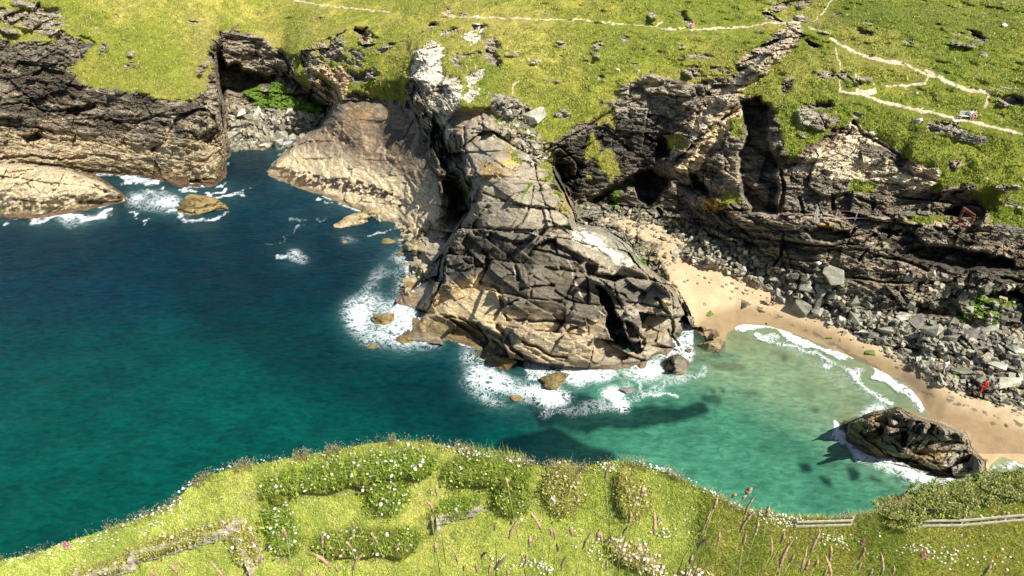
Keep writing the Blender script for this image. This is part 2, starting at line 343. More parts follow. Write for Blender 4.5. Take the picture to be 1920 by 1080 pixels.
# cove, beach
LZ((1100, 405, 4.8), (1160, 402, 5), (1240, 420, 4.7), (1290, 425, 4.8)); LZ((1240, 450, 4), (1270, 500, 3.2), (1300, 560, 1.6), (1320, 600, .7)); LZ((1078, 376, 5.3), (1130, 376, 5.4), (1190, 386, 5.6), (1260, 396, 5.6), (1330, 440, 4.9), (1400, 475, 4.6), (1450, 492, 5), (1520, 540, 4.2), (1600, 572, 3.8), (1700, 597, 3.4), (1800, 602, 3.6), (1920, 625, 3.4), (3400, 700, 3))
LZ((1310, 480, 3.5), (1440, 532, 2.5), (1560, 602, 1.6), (1680, 652, 1.2), (1760, 717, 1.15), (1920, 767, 1.3), (3400, 900, 2))
LZ((1380, 600, .05), (1446, 606, .05), (1508, 626, .05), (1606, 668, .05), (1690, 708, .05), (1728, 742, .05), (1746, 782, .05)); LZ((1830, 838, .1), (1850, 842, .05), (1920, 866, .05), (2400, 950, 0), (3400, 1050, 0))
LZ((1320, 640, -.1), (1420, 645, -.3), (1520, 690, -.45), (1620, 745, -.5), (1690, 765, -.4)); LZ((1340, 690, -.8), (1450, 740, -1.0), (1560, 800, -1.2)); LZ((1300, 760, -2.2), (1500, 860, -2.2), (1650, 915, -1.8), (1750, 925, -1.5), (1860, 910, -.7), (1920, 905, -.5), (3400, 1150, -1)); LZ((1230, 850, -4), (1500, 960, -3), (1900, 980, -2.4))
LZ((1000, 780, -6), (1150, 900, -6), (1500, 1100, -4), (2400, 1300, -4)); LZ((650, 650, -7), (850, 760, -8)); LZ((620, 420, -4), (640, 520, -6)); LZ((440, 300, -1.5), (480, 320, -3), (560, 380, -4)); LZ((260, 345, -1.2), (350, 375, -2), (420, 370, -2.5)); LZ((-1400, 480, -12), (0, 460, -9), (500, 470, -9)); LZ((-1400, 1520, -18), (0, 1520, -15), (1900, 1520, -8), (3400, 1520, -5)); LZ((-1400, 900, -16), (0, 900, -14), (800, 900, -10))
# cliff round the cove
LY((1040, 270, 93.2), (1090, 240, 95.5), (1150, 190, 99), (1230, 168, 99.3)); LY((1100, 300, 93.2), (1200, 290, 94.5), (1250, 240, 95)); LY((1085, 345, 92), (1150, 350, 92.5), (1230, 345, 91.5)); LY((1250, 300, 91.5), (1300, 330, 88.5), (1325, 385, 84.5)); LY((1300, 250, 91), (1380, 210, 90.5)); LZ((1340, 384, 9.6), (1375, 392, 10.3))
LY((1378, 405, 77.8), (1440, 404, 76), (1500, 406, 74), (1560, 408, 73.2), (1700, 409, 73), (1830, 412, 72.6)); LY((1385, 390, 80), (1440, 396, 77.5), (1500, 398, 76.3), (1700, 399, 75.8), (1835, 402, 75.2)); LY((1440, 340, 79.5), (1500, 355, 77.8), (1600, 355, 77.4), (1700, 361, 76.6), (1800, 373, 75.4), (1850, 380, 74.2))
LY((1440, 413, 75.6), (1520, 418, 72.8), (1640, 420, 71.9), (1700, 426, 71.5), (1760, 440, 70.5), (1850, 457, 69.4), (1920, 470, 68.8), (3400, 560, 56)); LY((1845, 420, 70.6), (1920, 427, 69.6), (3400, 520, 58)); LY((1850, 400, 72.4), (1920, 402, 71.2), (3400, 470, 60))
LY((1480, 290, 81), (1560, 300, 80.0), (1650, 300, 79.4), (1700, 300, 78.2)); LY((1520, 330, 78.6), (1640, 335, 78.1), (1720, 335, 76.6)); LY((1420, 290, 83), (1450, 230, 86.5)); LY((1380, 330, 83.5), (1400, 370, 80.5))
# right-hand sea stack
LZ((1575, 800, 0), (1580, 826, 0), (1620, 851, 0), (1680, 872, 0), (1750, 892, 0), (1800, 899, 0), (1845, 886, 0)); LZ((1592, 792, 1.6), (1640, 776, 3), (1662, 774, 3.4), (1685, 769, 5.4), (1704, 781, 3.8), (1722, 786, 4.8), (1762, 796, 4), (1810, 816, 3), (1815, 840, 2), (1840, 866, 1)); LZ((1575, 788, -.4), (1590, 788, -.3), (1639, 772, -.35), (1686, 765, -.35), (1724, 781, -.15), (1764, 792, .2), (1813, 812, .3), (1820, 838, .2), (1846, 863, .0)); ctl.extend([(a, b, depth_z(a, b, c)) for a, b, c in [(1610, 800, 2.0), (1630, 790, 3.6), (1655, 802, 2.2), (1700, 800, 3.4), (1725, 802, 5.4), (1740, 827, 3.0), (1765, 813, 4.6), (1790, 832, 2.4), (1800, 824, 3.5), (1815, 852, 1.1), (1836, 872, 1.5), (1818, 886, .5), (1770, 872, 1.4), (1720, 868, .9), (1690, 845, 2.6), (1650, 836, 1.5), (1622, 822, 1.3), (1670, 815, 3.9)]]);  LZ((1560, 800, -.8), (1570, 840, -1.2), (1620, 868, -1.4), (1750, 908, -1.2), (1850, 896, -.6))
INV = raster(ctl, U, V, xs, ys)
bad = ~np.isfinite(INV)
if bad.any():
    fill = 1/200.
    INV[bad] = fill
k = 3.4 / STEP
B0 = blur(INV, max(1, round(1*k)))
# ------------------------------------------------------------------ what grows or lies where, traced as outlines
S0 = 1 / B0
X3, Y3, Z3 = ray(U, V); PX, PY, PZ = (X3*S0).astype(f4), (Y3*S0).astype(f4), (H + Z3*S0).astype(f4)
del X3, Y3, Z3
wu = (fbm(PX, PY, PZ, 3.0, 4, 31) - .5) * 34; wv = (fbm(PX, PY, PZ, 3.0, 4, 47) - .5) * 26
wu2 = (fbm(PX, PY, PZ, .9, 3, 61) - .5) * 12; wv2 = (fbm(PX, PY, PZ, .9, 3, 67) - .5) * 10
UW, VW = (U + wu*.6 + wu2*1.7).astype(f4), (V + wv*.6 + wv2*1.7).astype(f4)
U2, V2 = (U + wu2*.8).astype(f4), (V + wv2*.8).astype(f4)
nC = fbm(PX, PY, PZ*2.2, .8, 3, 97)
def Z(*poly, fine=False): return inpoly(U2 if fine else UW, V2 if fine else VW, poly)
def LN(w, *line): return linedist(U2, V2, line) < w*(.35 + .9*nC)
GRASSLINE = [(-1500, 80), (-100, 82), (0, 75), (60, 88), (130, 76), (182, 80), (165, 100), (125, 128), (160, 162), (230, 168), (300, 187), (362, 190), (388, 165), (395, 130), (395, 98), (412, 66), (440, 52), (482, 60), (505, 86), (532, 100), (550, 130), (565, 158), (600, 172), (626, 195), (650, 178), (700, 182), (757, 188), (768, 160), (770, 120), (780, 95), (800, 92), (830, 150), (862, 205), (925, 208), (937, 262), (965, 290), (1000, 305), (1025, 318), (1037, 275), (1080, 240), (1130, 205), (1155, 185), (1200, 170), (1260, 150), (1330, 165), (1385, 180), (1420, 185), (1450, 205), (1470, 262), (1482, 305), (1500, 285), (1560, 242), (1602, 226), (1640, 252), (1700, 297), (1762, 322), (1745, 362), (1830, 372), (1852, 388), (1860, 420), (1925, 428), (3500, 540)]
grass = inpoly(UW, VW, GRASSLINE + [(3500, -400), (-1500, -400)])
nA = fbm(PX, PY, PZ, 7, 4, 71); nB = fbm(PX, PY, PZ, 2.2, 4, 83); nC = fbm(PX, PY, PZ*2.2, .8, 3, 97)
nS = fbm(PX*.35 + PZ*.3, PY*.35, PZ*2.0 + PX*.25, 1.5, 4, 101)      # strata streaks
# outcrops inside the turf
def outcrop(thr, *poly): return Z(*poly) & (nS > thr)
rk = np.zeros(U.shape, bool)
rk |= outcrop(.50, (-60, 5), (50, -5), (110, 20), (150, 75), (60, 90), (0, 85), (-60, 80))
rk |= (fbm(PX, PY, PZ, 2.6, 3, 777) > .735) & (V < 330) & (V > 20)
rk |= Z((0, 25), (40, 18), (42, 30), (0, 36)) | Z((40, 30), (85, 35), (88, 48), (50, 50)) | Z((15, 38), (38, 36), (35, 48), (12, 46))
rk |= outcrop(.46, (560, 95), (600, 85), (640, 60), (690, 50), (700, 75), (680, 110), (650, 160), (630, 190), (590, 170), (570, 130))
rk |= outcrop(.34, (578, 150), (600, 118), (625, 130), (650, 120), (648, 170), (625, 195), (600, 185))
rk |= Z((690, 130), (705, 124), (710, 140), (695, 150), (675, 158), (660, 155), (672, 145)) | Z((700, 92), (735, 82), (742, 88), (712, 100))
rk |= Z((866, 68), (880, 58), (900, 60), (905, 72), (892, 84), (880, 90), (870, 80)) | Z((905, 75), (930, 72), (940, 90), (925, 100), (940, 120), (932, 135), (910, 110)) | outcrop(.5, (880, 30), (905, 35), (900, 60), (880, 55))
rk |= Z((775, 95), (790, 92), (806, 78), (828, 82), (826, 150), (806, 190), (785, 170), (770, 140)) | Z((830, 140), (858, 138), (868, 160), (862, 205), (845, 225), (828, 232), (822, 190))
rk |= Z((876, 135), (905, 130), (908, 150), (885, 160), (902, 170), (885, 195), (868, 185), (880, 160)) | Z((842, 105), (856, 100), (868, 118), (858, 124))
rk |= outcrop(.40, (920, 172), (960, 175), (990, 200), (1030, 250), (1030, 318), (985, 300), (945, 270), (930, 230))
rk |= outcrop(.47, (1140, 180), (1200, 140), (1290, 120), (1370, 130), (1390, 170), (1330, 210), (1150, 230))
rk |= Z((1206, 162), (1240, 146), (1256, 150), (1250, 165), (1222, 172)) | Z((1275, 160), (1310, 152), (1340, 156), (1300, 170), (1280, 172))
rk |= Z((1462, 55), (1490, 40), (1506, 48), (1500, 80), (1470, 110), (1440, 135), (1400, 165), (1370, 190), (1310, 190), (1380, 140), (1390, 110), (1420, 90), (1440, 70)) | Z((1425, 30), (1455, 5), (1485, 0), (1480, 12), (1450, 25), (1440, 38)) | Z((1490, 5), (1520, -5), (1522, 12), (1495, 14)) | Z((1495, 30), (1515, 28), (1518, 42), (1490, 42)) 
rk |= outcrop(.45, (1460, 240), (1500, 200), (1560, 190), (1570, 230), (1530, 250), (1480, 270)) | Z((1470, 148), (1488, 144), (1480, 165), (1462, 176)) | outcrop(.5, (1780, 60), (1830, 60), (1850, 75), (1790, 95)) 
rk |= Z((1872, 182), (1905, 178), (1925, 195), (1900, 200), (1876, 200)) | outcrop(.4, (1740, 225), (1790, 235), (1850, 262), (1840, 268), (1745, 245))
rk |= Z((1740, 362), (1790, 345), (1822, 340), (1835, 350), (1800, 372)) | Z((1858, 348), (1905, 345), (1910, 355), (1870, 362))
grass &= ~rk
# turf on the rocks
gp = Z((1246, 252), (1282, 250), (1284, 275), (1255, 282)) | Z((1100, 270), (1135, 215), (1160, 215), (1150, 260), (1165, 330), (1130, 350), (1095, 335)) & (nB > .5) | Z((1330, 235), (1390, 215), (1395, 280), (1340, 300)) & (nB > .48)
gp |= Z((1700, 405), (1760, 402), (1785, 412), (1740, 418), (1705, 418)) | Z((1848, 385), (1925, 380), (3500, 420), (3500, 520), (1930, 432), (1870, 420), (1845, 400)) | Z((1345, 365), (1385, 360), (1395, 380), (1350, 385), (1340, 375)) & (V > 355)
gp |= Z((1590, 330), (1650, 345), (1640, 360), (1590, 355)) | Z((1470, 180), (1500, 195), (1500, 262), (1490, 280), (1468, 262)) | Z((1115, 210), (1160, 195), (1150, 230), (1120, 235)) & (nC > .45) | Z((690, 178), (765, 172), (765, 190), (720, 192))
gp |= Z((945, 265), (985, 300), (1030, 320), (1055, 370), (1070, 410), (1040, 370), (1010, 330), (960, 300)) & (nB > .52) | Z((1020, 292), (1042, 290), (1035, 325), (1015, 315))
grass |= gp
algae = Z((450, 165), (500, 160), (525, 150), (560, 180), (610, 200), (612, 222), (575, 225), (540, 205), (490, 212), (470, 190)) & (nB > .40) | Z((860, 355), (874, 352), (876, 385), (862, 390)) | LN(2.2, (970, 395), (985, 360), (998, 340)) | LN(2.5, (1030, 325), (1050, 370), (1062, 395)) & (nB > .42)
algae |= (Z((1790, 560), (1925, 560), (3400, 600), (3400, 680), (1925, 640), (1840, 615), (1800, 600)) & (nB > .54)) | (Z((1110, 375), (1180, 340), (1290, 420), (1230, 415)) & (nB > .56)) | (Z((1170, 468), (1210, 470), (1215, 500), (1190, 500)) & (nB > .55)) | (LN(9, (1800, 590), (1830, 560), (1850, 545)) & (nC > .5))
pathm = LN(1.5, (540, -3), (590, 8), (680, 18), (730, 23)) | LN(1.3, (838, 30), (900, 33), (1000, 36), (1100, 38), (1160, 46), (1215, 48), (1240, 54)) | LN(2, (1225, 50), (1240, 42)) | LN(2.0, (1240, 54), (1330, 54), (1400, 52), (1430, 44), (1450, 41)) | LN(3, (830, 24), (842, 31), (850, 34)) | LN(3.2, (1450, 42), (1480, 44), (1500, 42))
pathm |= LN(2.0, (1518, 52), (1555, 64)) | LN(3.6, (1560, 74), (1580, 86), (1620, 105), (1650, 112), (1690, 118)) | LN(3.6, (1690, 118), (1712, 128), (1740, 142)) | LN(4.4, (1740, 142), (1765, 146)) | LN(3.6, (1738, 132), (1770, 152), (1810, 168), (1857, 173)) | LN(3, (1857, 173), (1852, 190), (1845, 202)) | LN(2.5, (1740, 145), (1735, 157), (1700, 160), (1664, 163)) | LN(1.6, (1565, 90), (1577, 130), (1575, 168)) | LN(3.2, (1574, 172), (1610, 175), (1650, 190), (1700, 202), (1760, 215), (1820, 228), (1870, 240), (1930, 253)) | LN(6, (1608, 172), (1625, 176), (1640, 170)) | LN(4.5, (1790, 224), (1840, 232)) | LN(1.6, (1602, 140), (1612, 165)) | LN(1.6, (1525, 40), (1545, 22), (1560, 0)) | LN(1.2, (985, 105), (1010, 130)) | LN(1.4, (960, 175), (963, 160), (972, 152)) | LN(2.6, (1880, 385), (1925, 392))
pathm &= ~(rk & (V > 60))
sand = Z((1230, 440), (1270, 440), (1290, 490), (1330, 490), (1440, 540), (1560, 605), (1680, 660), (1760, 722), (1925, 772), (3400, 910), (3400, 1200), (1925, 905), (1820, 830), (1740, 800), (1600, 700), (1380, 625), (1310, 610), (1290, 580), (1262, 540), (1240, 490)) | Z((1120, 400), (1200, 410), (1300, 460), (1260, 470), (1180, 440))
sand |= (V > 600) & (U > 1300) & (PZ < .35) & (PZ > -8)
sand &= PZ > -5
stack = inpoly(U, V, [(1566, 805), (1590, 789), (1640, 773), (1686, 766), (1725, 783), (1764, 793), (1813, 813), (1820, 839), (1849, 864), (1850, 890), (1800, 902), (1750, 895), (1680, 876), (1615, 856), (1570, 830)])
isle = inpoly(U, V, [(-1500, 300), (0, 308), (60, 311), (130, 318), (178, 331), (240, 366), (243, 382), (200, 391), (130, 405), (60, 416), (0, 412), (-1500, 425)])
prom = inpoly(U, V, [(828, 228), (866, 205), (926, 205), (934, 255), (968, 284), (1008, 298), (1036, 314), (1060, 360), (1075, 400), (1080, 422), (1126, 426), (1172, 450), (1200, 486), (1226, 512), (1271, 548), (1291, 588), (1300, 625), (1360, 640), (1360, 665), (1290, 710), (1000, 735), (740, 665), (700, 560), (730, 480), (760, 440), (838, 430), (862, 400), (845, 340), (835, 280)])
sand &= ~(stack | prom)
# ------------------------------------------------------------------ relief: caves, clefts, ledges, blocks, all as real depth
land = PZ > -.6
rockz = (~grass & ~sand & ~pathm).astype(f4)
push = np.zeros(U.shape, f4)
def cave(dep, soft, *poly):
    global push
    m = inpoly(U + wu*.25 + wu2*1.5, V + wv*.25 + wv2*1.5, poly).astype(f4); push = np.maximum(push, dep * blur(m, max(1, round(soft*k/3.4*1.7))).astype(f4))
def cleft(dep, wdt, *line):
    global push
    d = linedist(U2, V2, line); push = np.maximum(push, dep * (1 - sstep(d, wdt*.35, wdt*1.1)))
cave(13, 2, (412, 88), (425, 130), (440, 120), (470, 135), (500, 145), (520, 142), (516, 152), (480, 160), (450, 178), (430, 172), (415, 188), (408, 150))
cave(5, 2, (530, 138), (560, 150), (575, 170), (600, 188), (615, 192), (612, 205), (590, 200), (565, 178), (535, 155))
cave(4, 1, (668, 58), (684, 52), (690, 68), (680, 85), (676, 66)); cave(2, 1, (690, 60), (710, 68), (700, 73)); cave(2.5, 1, (910, 95), (938, 110), (940, 134), (930, 132), (925, 112), (908, 104))
cave(10, 2, (1185, 330), (1215, 318), (1250, 335), (1258, 350), (1240, 362), (1225, 378), (1212, 384), (1200, 372), (1190, 345)); cave(6, 2, (1105, 378), (1150, 350), (1190, 330), (1190, 345), (1150, 365), (1118, 382)); cave(3, 1, (1040, 335), (1085, 328), (1090, 332), (1050, 345)); cave(3.5, 2, (1240, 255), (1262, 280), (1258, 290), (1235, 300), (1228, 275)); cave(5, 2, (1296, 320), (1325, 340), (1332, 375), (1312, 360), (1295, 340))
cave(4.5, 2, (1392, 190), (1425, 185), (1445, 210), (1440, 250), (1455, 300), (1460, 400), (1410, 400), (1390, 350), (1388, 290), (1400, 240))
cave(11, 1, (1120, 534), (1135, 540), (1158, 590), (1176, 632), (1200, 645), (1206, 656), (1194, 664), (1168, 655), (1142, 628), (1136, 585), (1122, 556)); cave(3, 1, (1166, 600), (1192, 612), (1202, 630), (1198, 636), (1180, 628)); cave(3, 1, (1094, 493), (1118, 494), (1118, 515), (1106, 518))
cave(4, 1, (848, 345), (862, 342), (890, 370), (900, 368), (885, 395), (862, 420), (850, 395), (846, 370)); cave(3.2, 1, (808, 230), (832, 236), (846, 300), (862, 345), (850, 360), (832, 320), (812, 280)); cave(3, 1, (1505, 428), (1545, 425), (1590, 435), (1598, 446), (1560, 455), (1520, 448)); cave(3.8, 2, (1700, 465), (1780, 462), (1850, 475), (1900, 485), (1895, 498), (1800, 503), (1740, 490), (1715, 478)); cave(2, 1, (1640, 428), (1700, 440), (1665, 443)); cave(3, 1, (1850, 550), (1920, 535), (1925, 560), (1865, 560)); cave(2, 1, (1680, 580), (1760, 575), (1800, 592), (1720, 592)); cave(4, 1, (1762, 395), (1800, 388), (1802, 412), (1780, 410))
cave(3.5, 1, (128, 205), (175, 192), (178, 200), (150, 212), (125, 216)); cave(3.5, 1, (30, 252), (75, 250), (85, 260), (45, 268)); cave(1.5, 1, (150, 65), (182, 78), (160, 88), (142, 104)); cave(1.5, 1, (352, 262), (400, 240), (402, 250), (370, 285), (345, 290))
cave(1.6, 1, (1675, 818), (1700, 822), (1712, 838), (1690, 836)); cave(1.0, 1, (1705, 848), (1800, 846), (1800, 853), (1720, 856))
for c in [(1.6, 4, (285, 282), (318, 260), (330, 225), (370, 205)), (1.2, 3, (0, 200), (40, 190), (90, 210), (140, 206)), (1.2, 3, (0, 235), (60, 238), (100, 245)), (1, 3, (40, 120), (90, 125), (120, 115)), (1, 3, (200, 225), (250, 232), (300, 215)), (1.5, 4, (0, 298), (60, 292), (110, 300), (160, 295)),
          (1.3, 3, (838, 594), (870, 600), (895, 608)), (1.8, 5, (895, 608), (930, 630), (958, 652)), (2.0, 6, (932, 612), (950, 630), (957, 645)), (1.5, 4, (958, 655), (985, 672), (1020, 690)), (1.4, 4, (990, 603), (1040, 602), (1098, 608), (1060, 622)), (1.2, 3, (980, 640), (1010, 655), (1035, 668), (1060, 672)), (1.0, 3, (848, 505), (875, 492), (905, 500)),
          (1.8, 5, (908, 470), (914, 485), (912, 505)), (1.4, 3.5, (952, 478), (966, 500), (972, 525)), (1.6, 5, (902, 530), (935, 540), (940, 560), (944, 574)), (1.2, 3, (975, 542), (1010, 538), (1038, 535)), (1.0, 2.5, (1000, 466), (1050, 478), (1085, 490)), (1.2, 4, (850, 430), (880, 430), (915, 450)), (1.3, 4, (920, 440), (960, 455), (1005, 450), (1020, 430)),
          (1.1, 2.5, (840, 500), (870, 510), (905, 495)), (1.0, 3, (945, 590), (950, 600), (1000, 600)), (.9, 2.5, (925, 600), (938, 580), (970, 560)), (.9, 2.5, (1040, 545), (1060, 560), (1090, 570)), (1.1, 3, (1098, 605), (1104, 625)), (.8, 2, (1175, 565), (1240, 578)), (.8, 2.5, (1145, 520), (1160, 560), (1172, 590)), (1.2, 3, (1230, 560), (1260, 600), (1262, 640)), (1.4, 3, (1255, 620), (1270, 650)),
          (.9, 2.5, (850, 235), (853, 260), (862, 290)), (1.0, 2.5, (884, 252), (920, 250)), (.8, 2, (880, 420), (905, 440), (935, 430), (1000, 432)), (.7, 2, (905, 362), (960, 380), (1050, 392)), (.7, 2, (960, 440), (990, 400), (1000, 350)), (.7, 2, (1000, 300), (1020, 380), (1040, 425)), (2.0, 5, (830, 300), (845, 345), (848, 385)), (1.3, 3, (870, 240), (872, 280), (890, 320)), (.8, 2.5, (900, 215), (905, 240)),
          (1, 3, (1045, 270), (1090, 245), (1150, 205)), (1.4, 4, (1050, 300), (1100, 275), (1130, 255)), (1.2, 3, (1210, 250), (1240, 275), (1262, 290)), (1.2, 3, (1270, 300), (1330, 240), (1400, 195)), (1.2, 4, (1460, 300), (1470, 350), (1462, 398)), (1.3, 4, (1500, 370), (1505, 398)), (1.2, 4, (1560, 365), (1565, 398)), (1.4, 4, (1610, 372), (1640, 380), (1635, 398)), (1.3, 3, (1690, 370), (1760, 378), (1830, 385)), (1.2, 4, (1600, 228), (1620, 250), (1660, 275), (1700, 300)), (1, 3, (1540, 290), (1580, 260), (1600, 240)),
          (1.3, 4, (1600, 520), (1660, 530), (1740, 530), (1790, 525)), (1.3, 4, (1640, 480), (1700, 490), (1740, 505)), (1.2, 3, (1480, 455), (1530, 462), (1610, 458), (1640, 440)), (1.1, 3, (1610, 490), (1625, 470), (1690, 430)), (1.4, 3, (1470, 440), (1466, 480), (1450, 500)), (1.3, 4, (1680, 540), (1700, 565), (1750, 580)), (1.5, 4, (1880, 520), (1925, 530)), (1.2, 3, (1380, 420), (1400, 440), (1440, 450)), (1.2, 3, (1310, 420), (1330, 440), (1380, 455)),
          (.8, 3, (1640, 800), (1660, 815), (1690, 812)), (.7, 2, (1730, 800), (1760, 825), (1800, 830)), (.6, 2, (1620, 820), (1660, 850), (1720, 870))]:
    cleft(c[0], c[1], *c[2:])
fr = (blur(rockz, max(1, round(1.5*k))) * sstep(PZ, -2.5, .5)).astype(f4)
big, e1 = facets(PX, PY*.9, PZ*1.2, (6.5, 6.5, 4.0), 5); mid, e2 = facets(PX + PZ*.5, PY, PZ - .3*PX, (3.6, 3.6, 1.1), 25); sml, e3 = facets(PX - .4*PZ, PY, PZ + .25*PX, (1.5, 1.5, .45), 45)
amp = np.ones(U.shape, f4)
AMP0=0; amp = np.where(inpoly(U, V, [(497, 330), (560, 262), (640, 190), (780, 200), (830, 400), (780, 440), (600, 370)]), .22, amp)      # the smooth tan slab
amp = np.where(prom, 1.0, amp); amp = np.where(inpoly(U, V, [(860, 210), (930, 205), (1000, 300), (1070, 400), (1075, 435), (900, 430), (880, 340)]), .45, amp); amp = np.where(inpoly(U, V, [(790, 600), (850, 545), (905, 515), (960, 600), (950, 650), (895, 608)]), .28, amp); amp = np.where(stack, .8, amp); amp = np.where(inpoly(U, V, [(768, 70), (940, 50), (940, 205), (860, 210), (835, 235), (790, 200)]), .45, amp); amp = np.where(inpoly(U, V, [(1060, 425), (1130, 425), (1200, 490), (1150, 500), (1080, 460)]), .3, amp); amp = np.where(isle | (PZ < 5) & (U < 430), .6, amp); amp = blur(amp, 4).astype(f4)
jn = np.where(prom, 1, np.where(U > 1150, 2, 0)); NV = np.array([(.12, -.15, 1), (.42, .25, .85), (-.38, .15, .9)], f4)[jn]
tt = PX*NV[..., 0] + PY*NV[..., 1] + PZ*NV[..., 2] + (nA-.5)*3.0 + (nB-.5)*1.0
def beds(t, sp, seed):
    q = t/sp; i = np.floor(q); a = h3(i.astype(np.int32), (i*0).astype(np.int32), (nA*6).astype(np.int32), seed); return (q - i - .5) * (.3 + 1.1*a) - (q-i > .9)*.35*a
bed = beds(tt, 2.3, 401)*.85 + beds(tt + (nC-.5)*.4, .8, 402)*.34
t2 = PX*NV[..., 2] - PZ*NV[..., 0] + PY*.35 + (nB-.5)*1.2; bed += beds(t2, 3.1, 403)*.35*sstep(nA, .4, .6)
mic, e4 = facets(PX, PY + PZ*.4, PZ, (.75, .75, .3), 65)
bw = (nA-.5)*.9; AX = [(.93, .25, -.30), (-.15, .85, -.5), (.3, .35, .88)]
k1, q1 = bricks(PX+bw, PY+bw, PZ, (10.5, 7.0, 3.6), AX, 501); k2, q2 = bricks(PX+bw*.6, PY, PZ+bw*.3, (4.4, 3.0, 1.3), [(.8, -.45, -.3), (.3, .85, -.4), (.35, .2, .9)], 521); k3, q3_ = bricks(PX, PY+bw*.3, PZ, (1.3, 1.0, .5), AX, 541)
slabby = k1*4.2 + k2*1.15 + k3*.2 - .7*(1-sstep(q1, .03, .20))*(nB > .46) - .25*(1-sstep(q2, .02, .14))*(nB > .56) + (nS-.5)*.35
sm = blur(prom.astype(f4) + stack*.5, 3).astype(f4); wm = (.30*(1-sm)).astype(f4)
disp = fr * (slabby*.85*sm*amp + slabby*wm*amp + (1-sm)*.8*amp * (bed*1.25 + mic*.22 + big*1.6 + mid*.7 + sml*.38 - .4*(1-sstep(e1, 0, .05))*sstep(nA, .5, .6) - .15*(1-sstep(e2, 0, .07))*sstep(nB, .52, .62) + (fbm(PX, PY, PZ, 1.6, 4, 7) - .5) * .8 + (nS - .5) * .9))
rib = 1 - sstep(linedist(U2, V2, [(1492, 58), (1462, 95), (1395, 150), (1325, 235), (1268, 310)]), 4, 20); disp += rib*1.9*(.5+nA)
gr = blur(grass.astype(f4), 2).astype(f4)
disp += gr * ((fbm(PX, PY, PZ, 9, 3, 9) - .5)*2.0 + (fbm(PX, PY, PZ, 1.4, 4, 13) - .5) * (.7 + .3*sstep(U.astype(f4), 850, 1300)))
# step where turf overhangs the rock
gn = gr * (blur(grass.astype(f4), max(2, round(5*k))) > .5); disp += .08 * gn
sea_q = sstep(-PZ, .6, 3) * (fbm(PX, PY, PZ, 3, 3, 19) - .5) * 2.0; disp += sea_q * (U < 1300)
dy_, dx_ = np.gradient(np.stack([PX, PY, PZ], -1), axis=(0, 1))
nn = np.cross(dx_, dy_); nn /= np.linalg.norm(nn, axis=-1, keepdims=True) + 1e-9
R3 = np.stack(ray(U, V), -1); rl = np.linalg.norm(R3, axis=-1)
fac = np.abs((nn * R3).sum(-1)) / rl; del dy_, dx_
fac = np.clip(blur(fac, max(1, round(k*1.5))), .38, 1)
calm = sstep(np.abs(PZ), 0, 1.0) * .75 + .25                        # keep shorelines where they are
S = S0 + push * .9 - disp * calm / (fac * rl)
PX, PY, PZ = (R3[..., 0]*S).astype(f4), (R3[..., 1]*S).astype(f4), (H + R3[..., 2]*S).astype(f4)
def ground(u, v):
    """world point of the modelled shore seen at a pixel of the survey"""
    i = int(np.clip(np.searchsorted(xs, u), 0, len(xs)-1)); j = int(np.clip(np.searchsorted(ys, v), 0, len(ys)-1))
    return Vector((float(PX[j, i]), float(PY[j, i]), float(PZ[j, i])))
# ------------------------------------------------------------------ albedo of stone, turf, sand (own colour, with some overhang shade painted in)
def c3(*c): return np.array(c, f4)
T = np.zeros(U.shape + (3,), f4)
def put(m, c, a=1.0):
    m = (m * a)[..., None] if not np.isscalar(a) or m.dtype != bool else (m.astype(f4) * a)[..., None]
    global T
    T = T * (1 - m) + c3(*c) * m
DARK, MID, PALE, TAN, WHITE = (.115, .105, .09), (.34, .305, .25), (.34, .32, .265), (.60, .47, .29), (.82, .78, .70)
mix1 = sstep(nS*.55 + nA*.45, .40, .62)
T[:] = c3(*DARK) * (1-mix1[..., None]) + c3(*MID) * mix1[..., None]
put(sstep(nB, .5, .75), (.26, .19, .12), .45)
bl = lambda m, r=2: blur(m.astype(f4), max(1, round(r*k))).astype(f4)
put(bl(rk, 1), (.36, .33, .27), .8)
# promontory tones
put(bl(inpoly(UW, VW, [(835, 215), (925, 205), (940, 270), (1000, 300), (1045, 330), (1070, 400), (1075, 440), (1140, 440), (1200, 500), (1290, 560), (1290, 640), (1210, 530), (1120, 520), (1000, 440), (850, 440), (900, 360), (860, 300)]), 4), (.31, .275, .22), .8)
put(bl(Z((1480, 425), (1640, 428), (1800, 445), (1925, 480), (1925, 520), (1800, 515), (1640, 520), (1560, 480), (1450, 470)), 3) * (1-sstep(nS, .5, .62)), (.075, .066, .055), .85); put(bl(Z((1640, 515), (1850, 520), (1800, 600), (1560, 580))) * (1-sstep(nS, .45, .6)), (.16, .15, .125), .6); put(bl(Z((0, 100), (120, 125), (170, 170), (400, 190), (400, 230), (200, 250), (0, 250))) * (1-sstep(nS, .5, .64)), (.085, .07, .055), .7)  # first tone: dark brown rock plus painted overhang shade below the right ledge
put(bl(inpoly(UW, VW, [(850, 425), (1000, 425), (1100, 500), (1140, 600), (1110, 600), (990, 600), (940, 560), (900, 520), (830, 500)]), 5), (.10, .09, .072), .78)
put(bl(Z((805, 560), (850, 530), (905, 515), (940, 545), (945, 580), (960, 600), (930, 640), (900, 605), (830, 590), (790, 600))), TAN, .85)
put(bl(Z((960, 610), (1060, 612), (1140, 600), (1140, 650), (1080, 688), (1020, 685), (975, 650))), (.46, .38, .27), .85)
put(bl(Z((740, 610), (830, 592), (895, 612), (955, 660), (1020, 692), (1040, 715), (930, 700), (830, 640))), (.22, .165, .07), .85)
put(Z((930, 670), (1030, 690), (1040, 715), (960, 705), (925, 690)), (.20, .12, .03), .8)
put(bl(Z((760, 410), (830, 400), (860, 420), (820, 500), (800, 560), (750, 480))), (.27, .25, .21), .75)
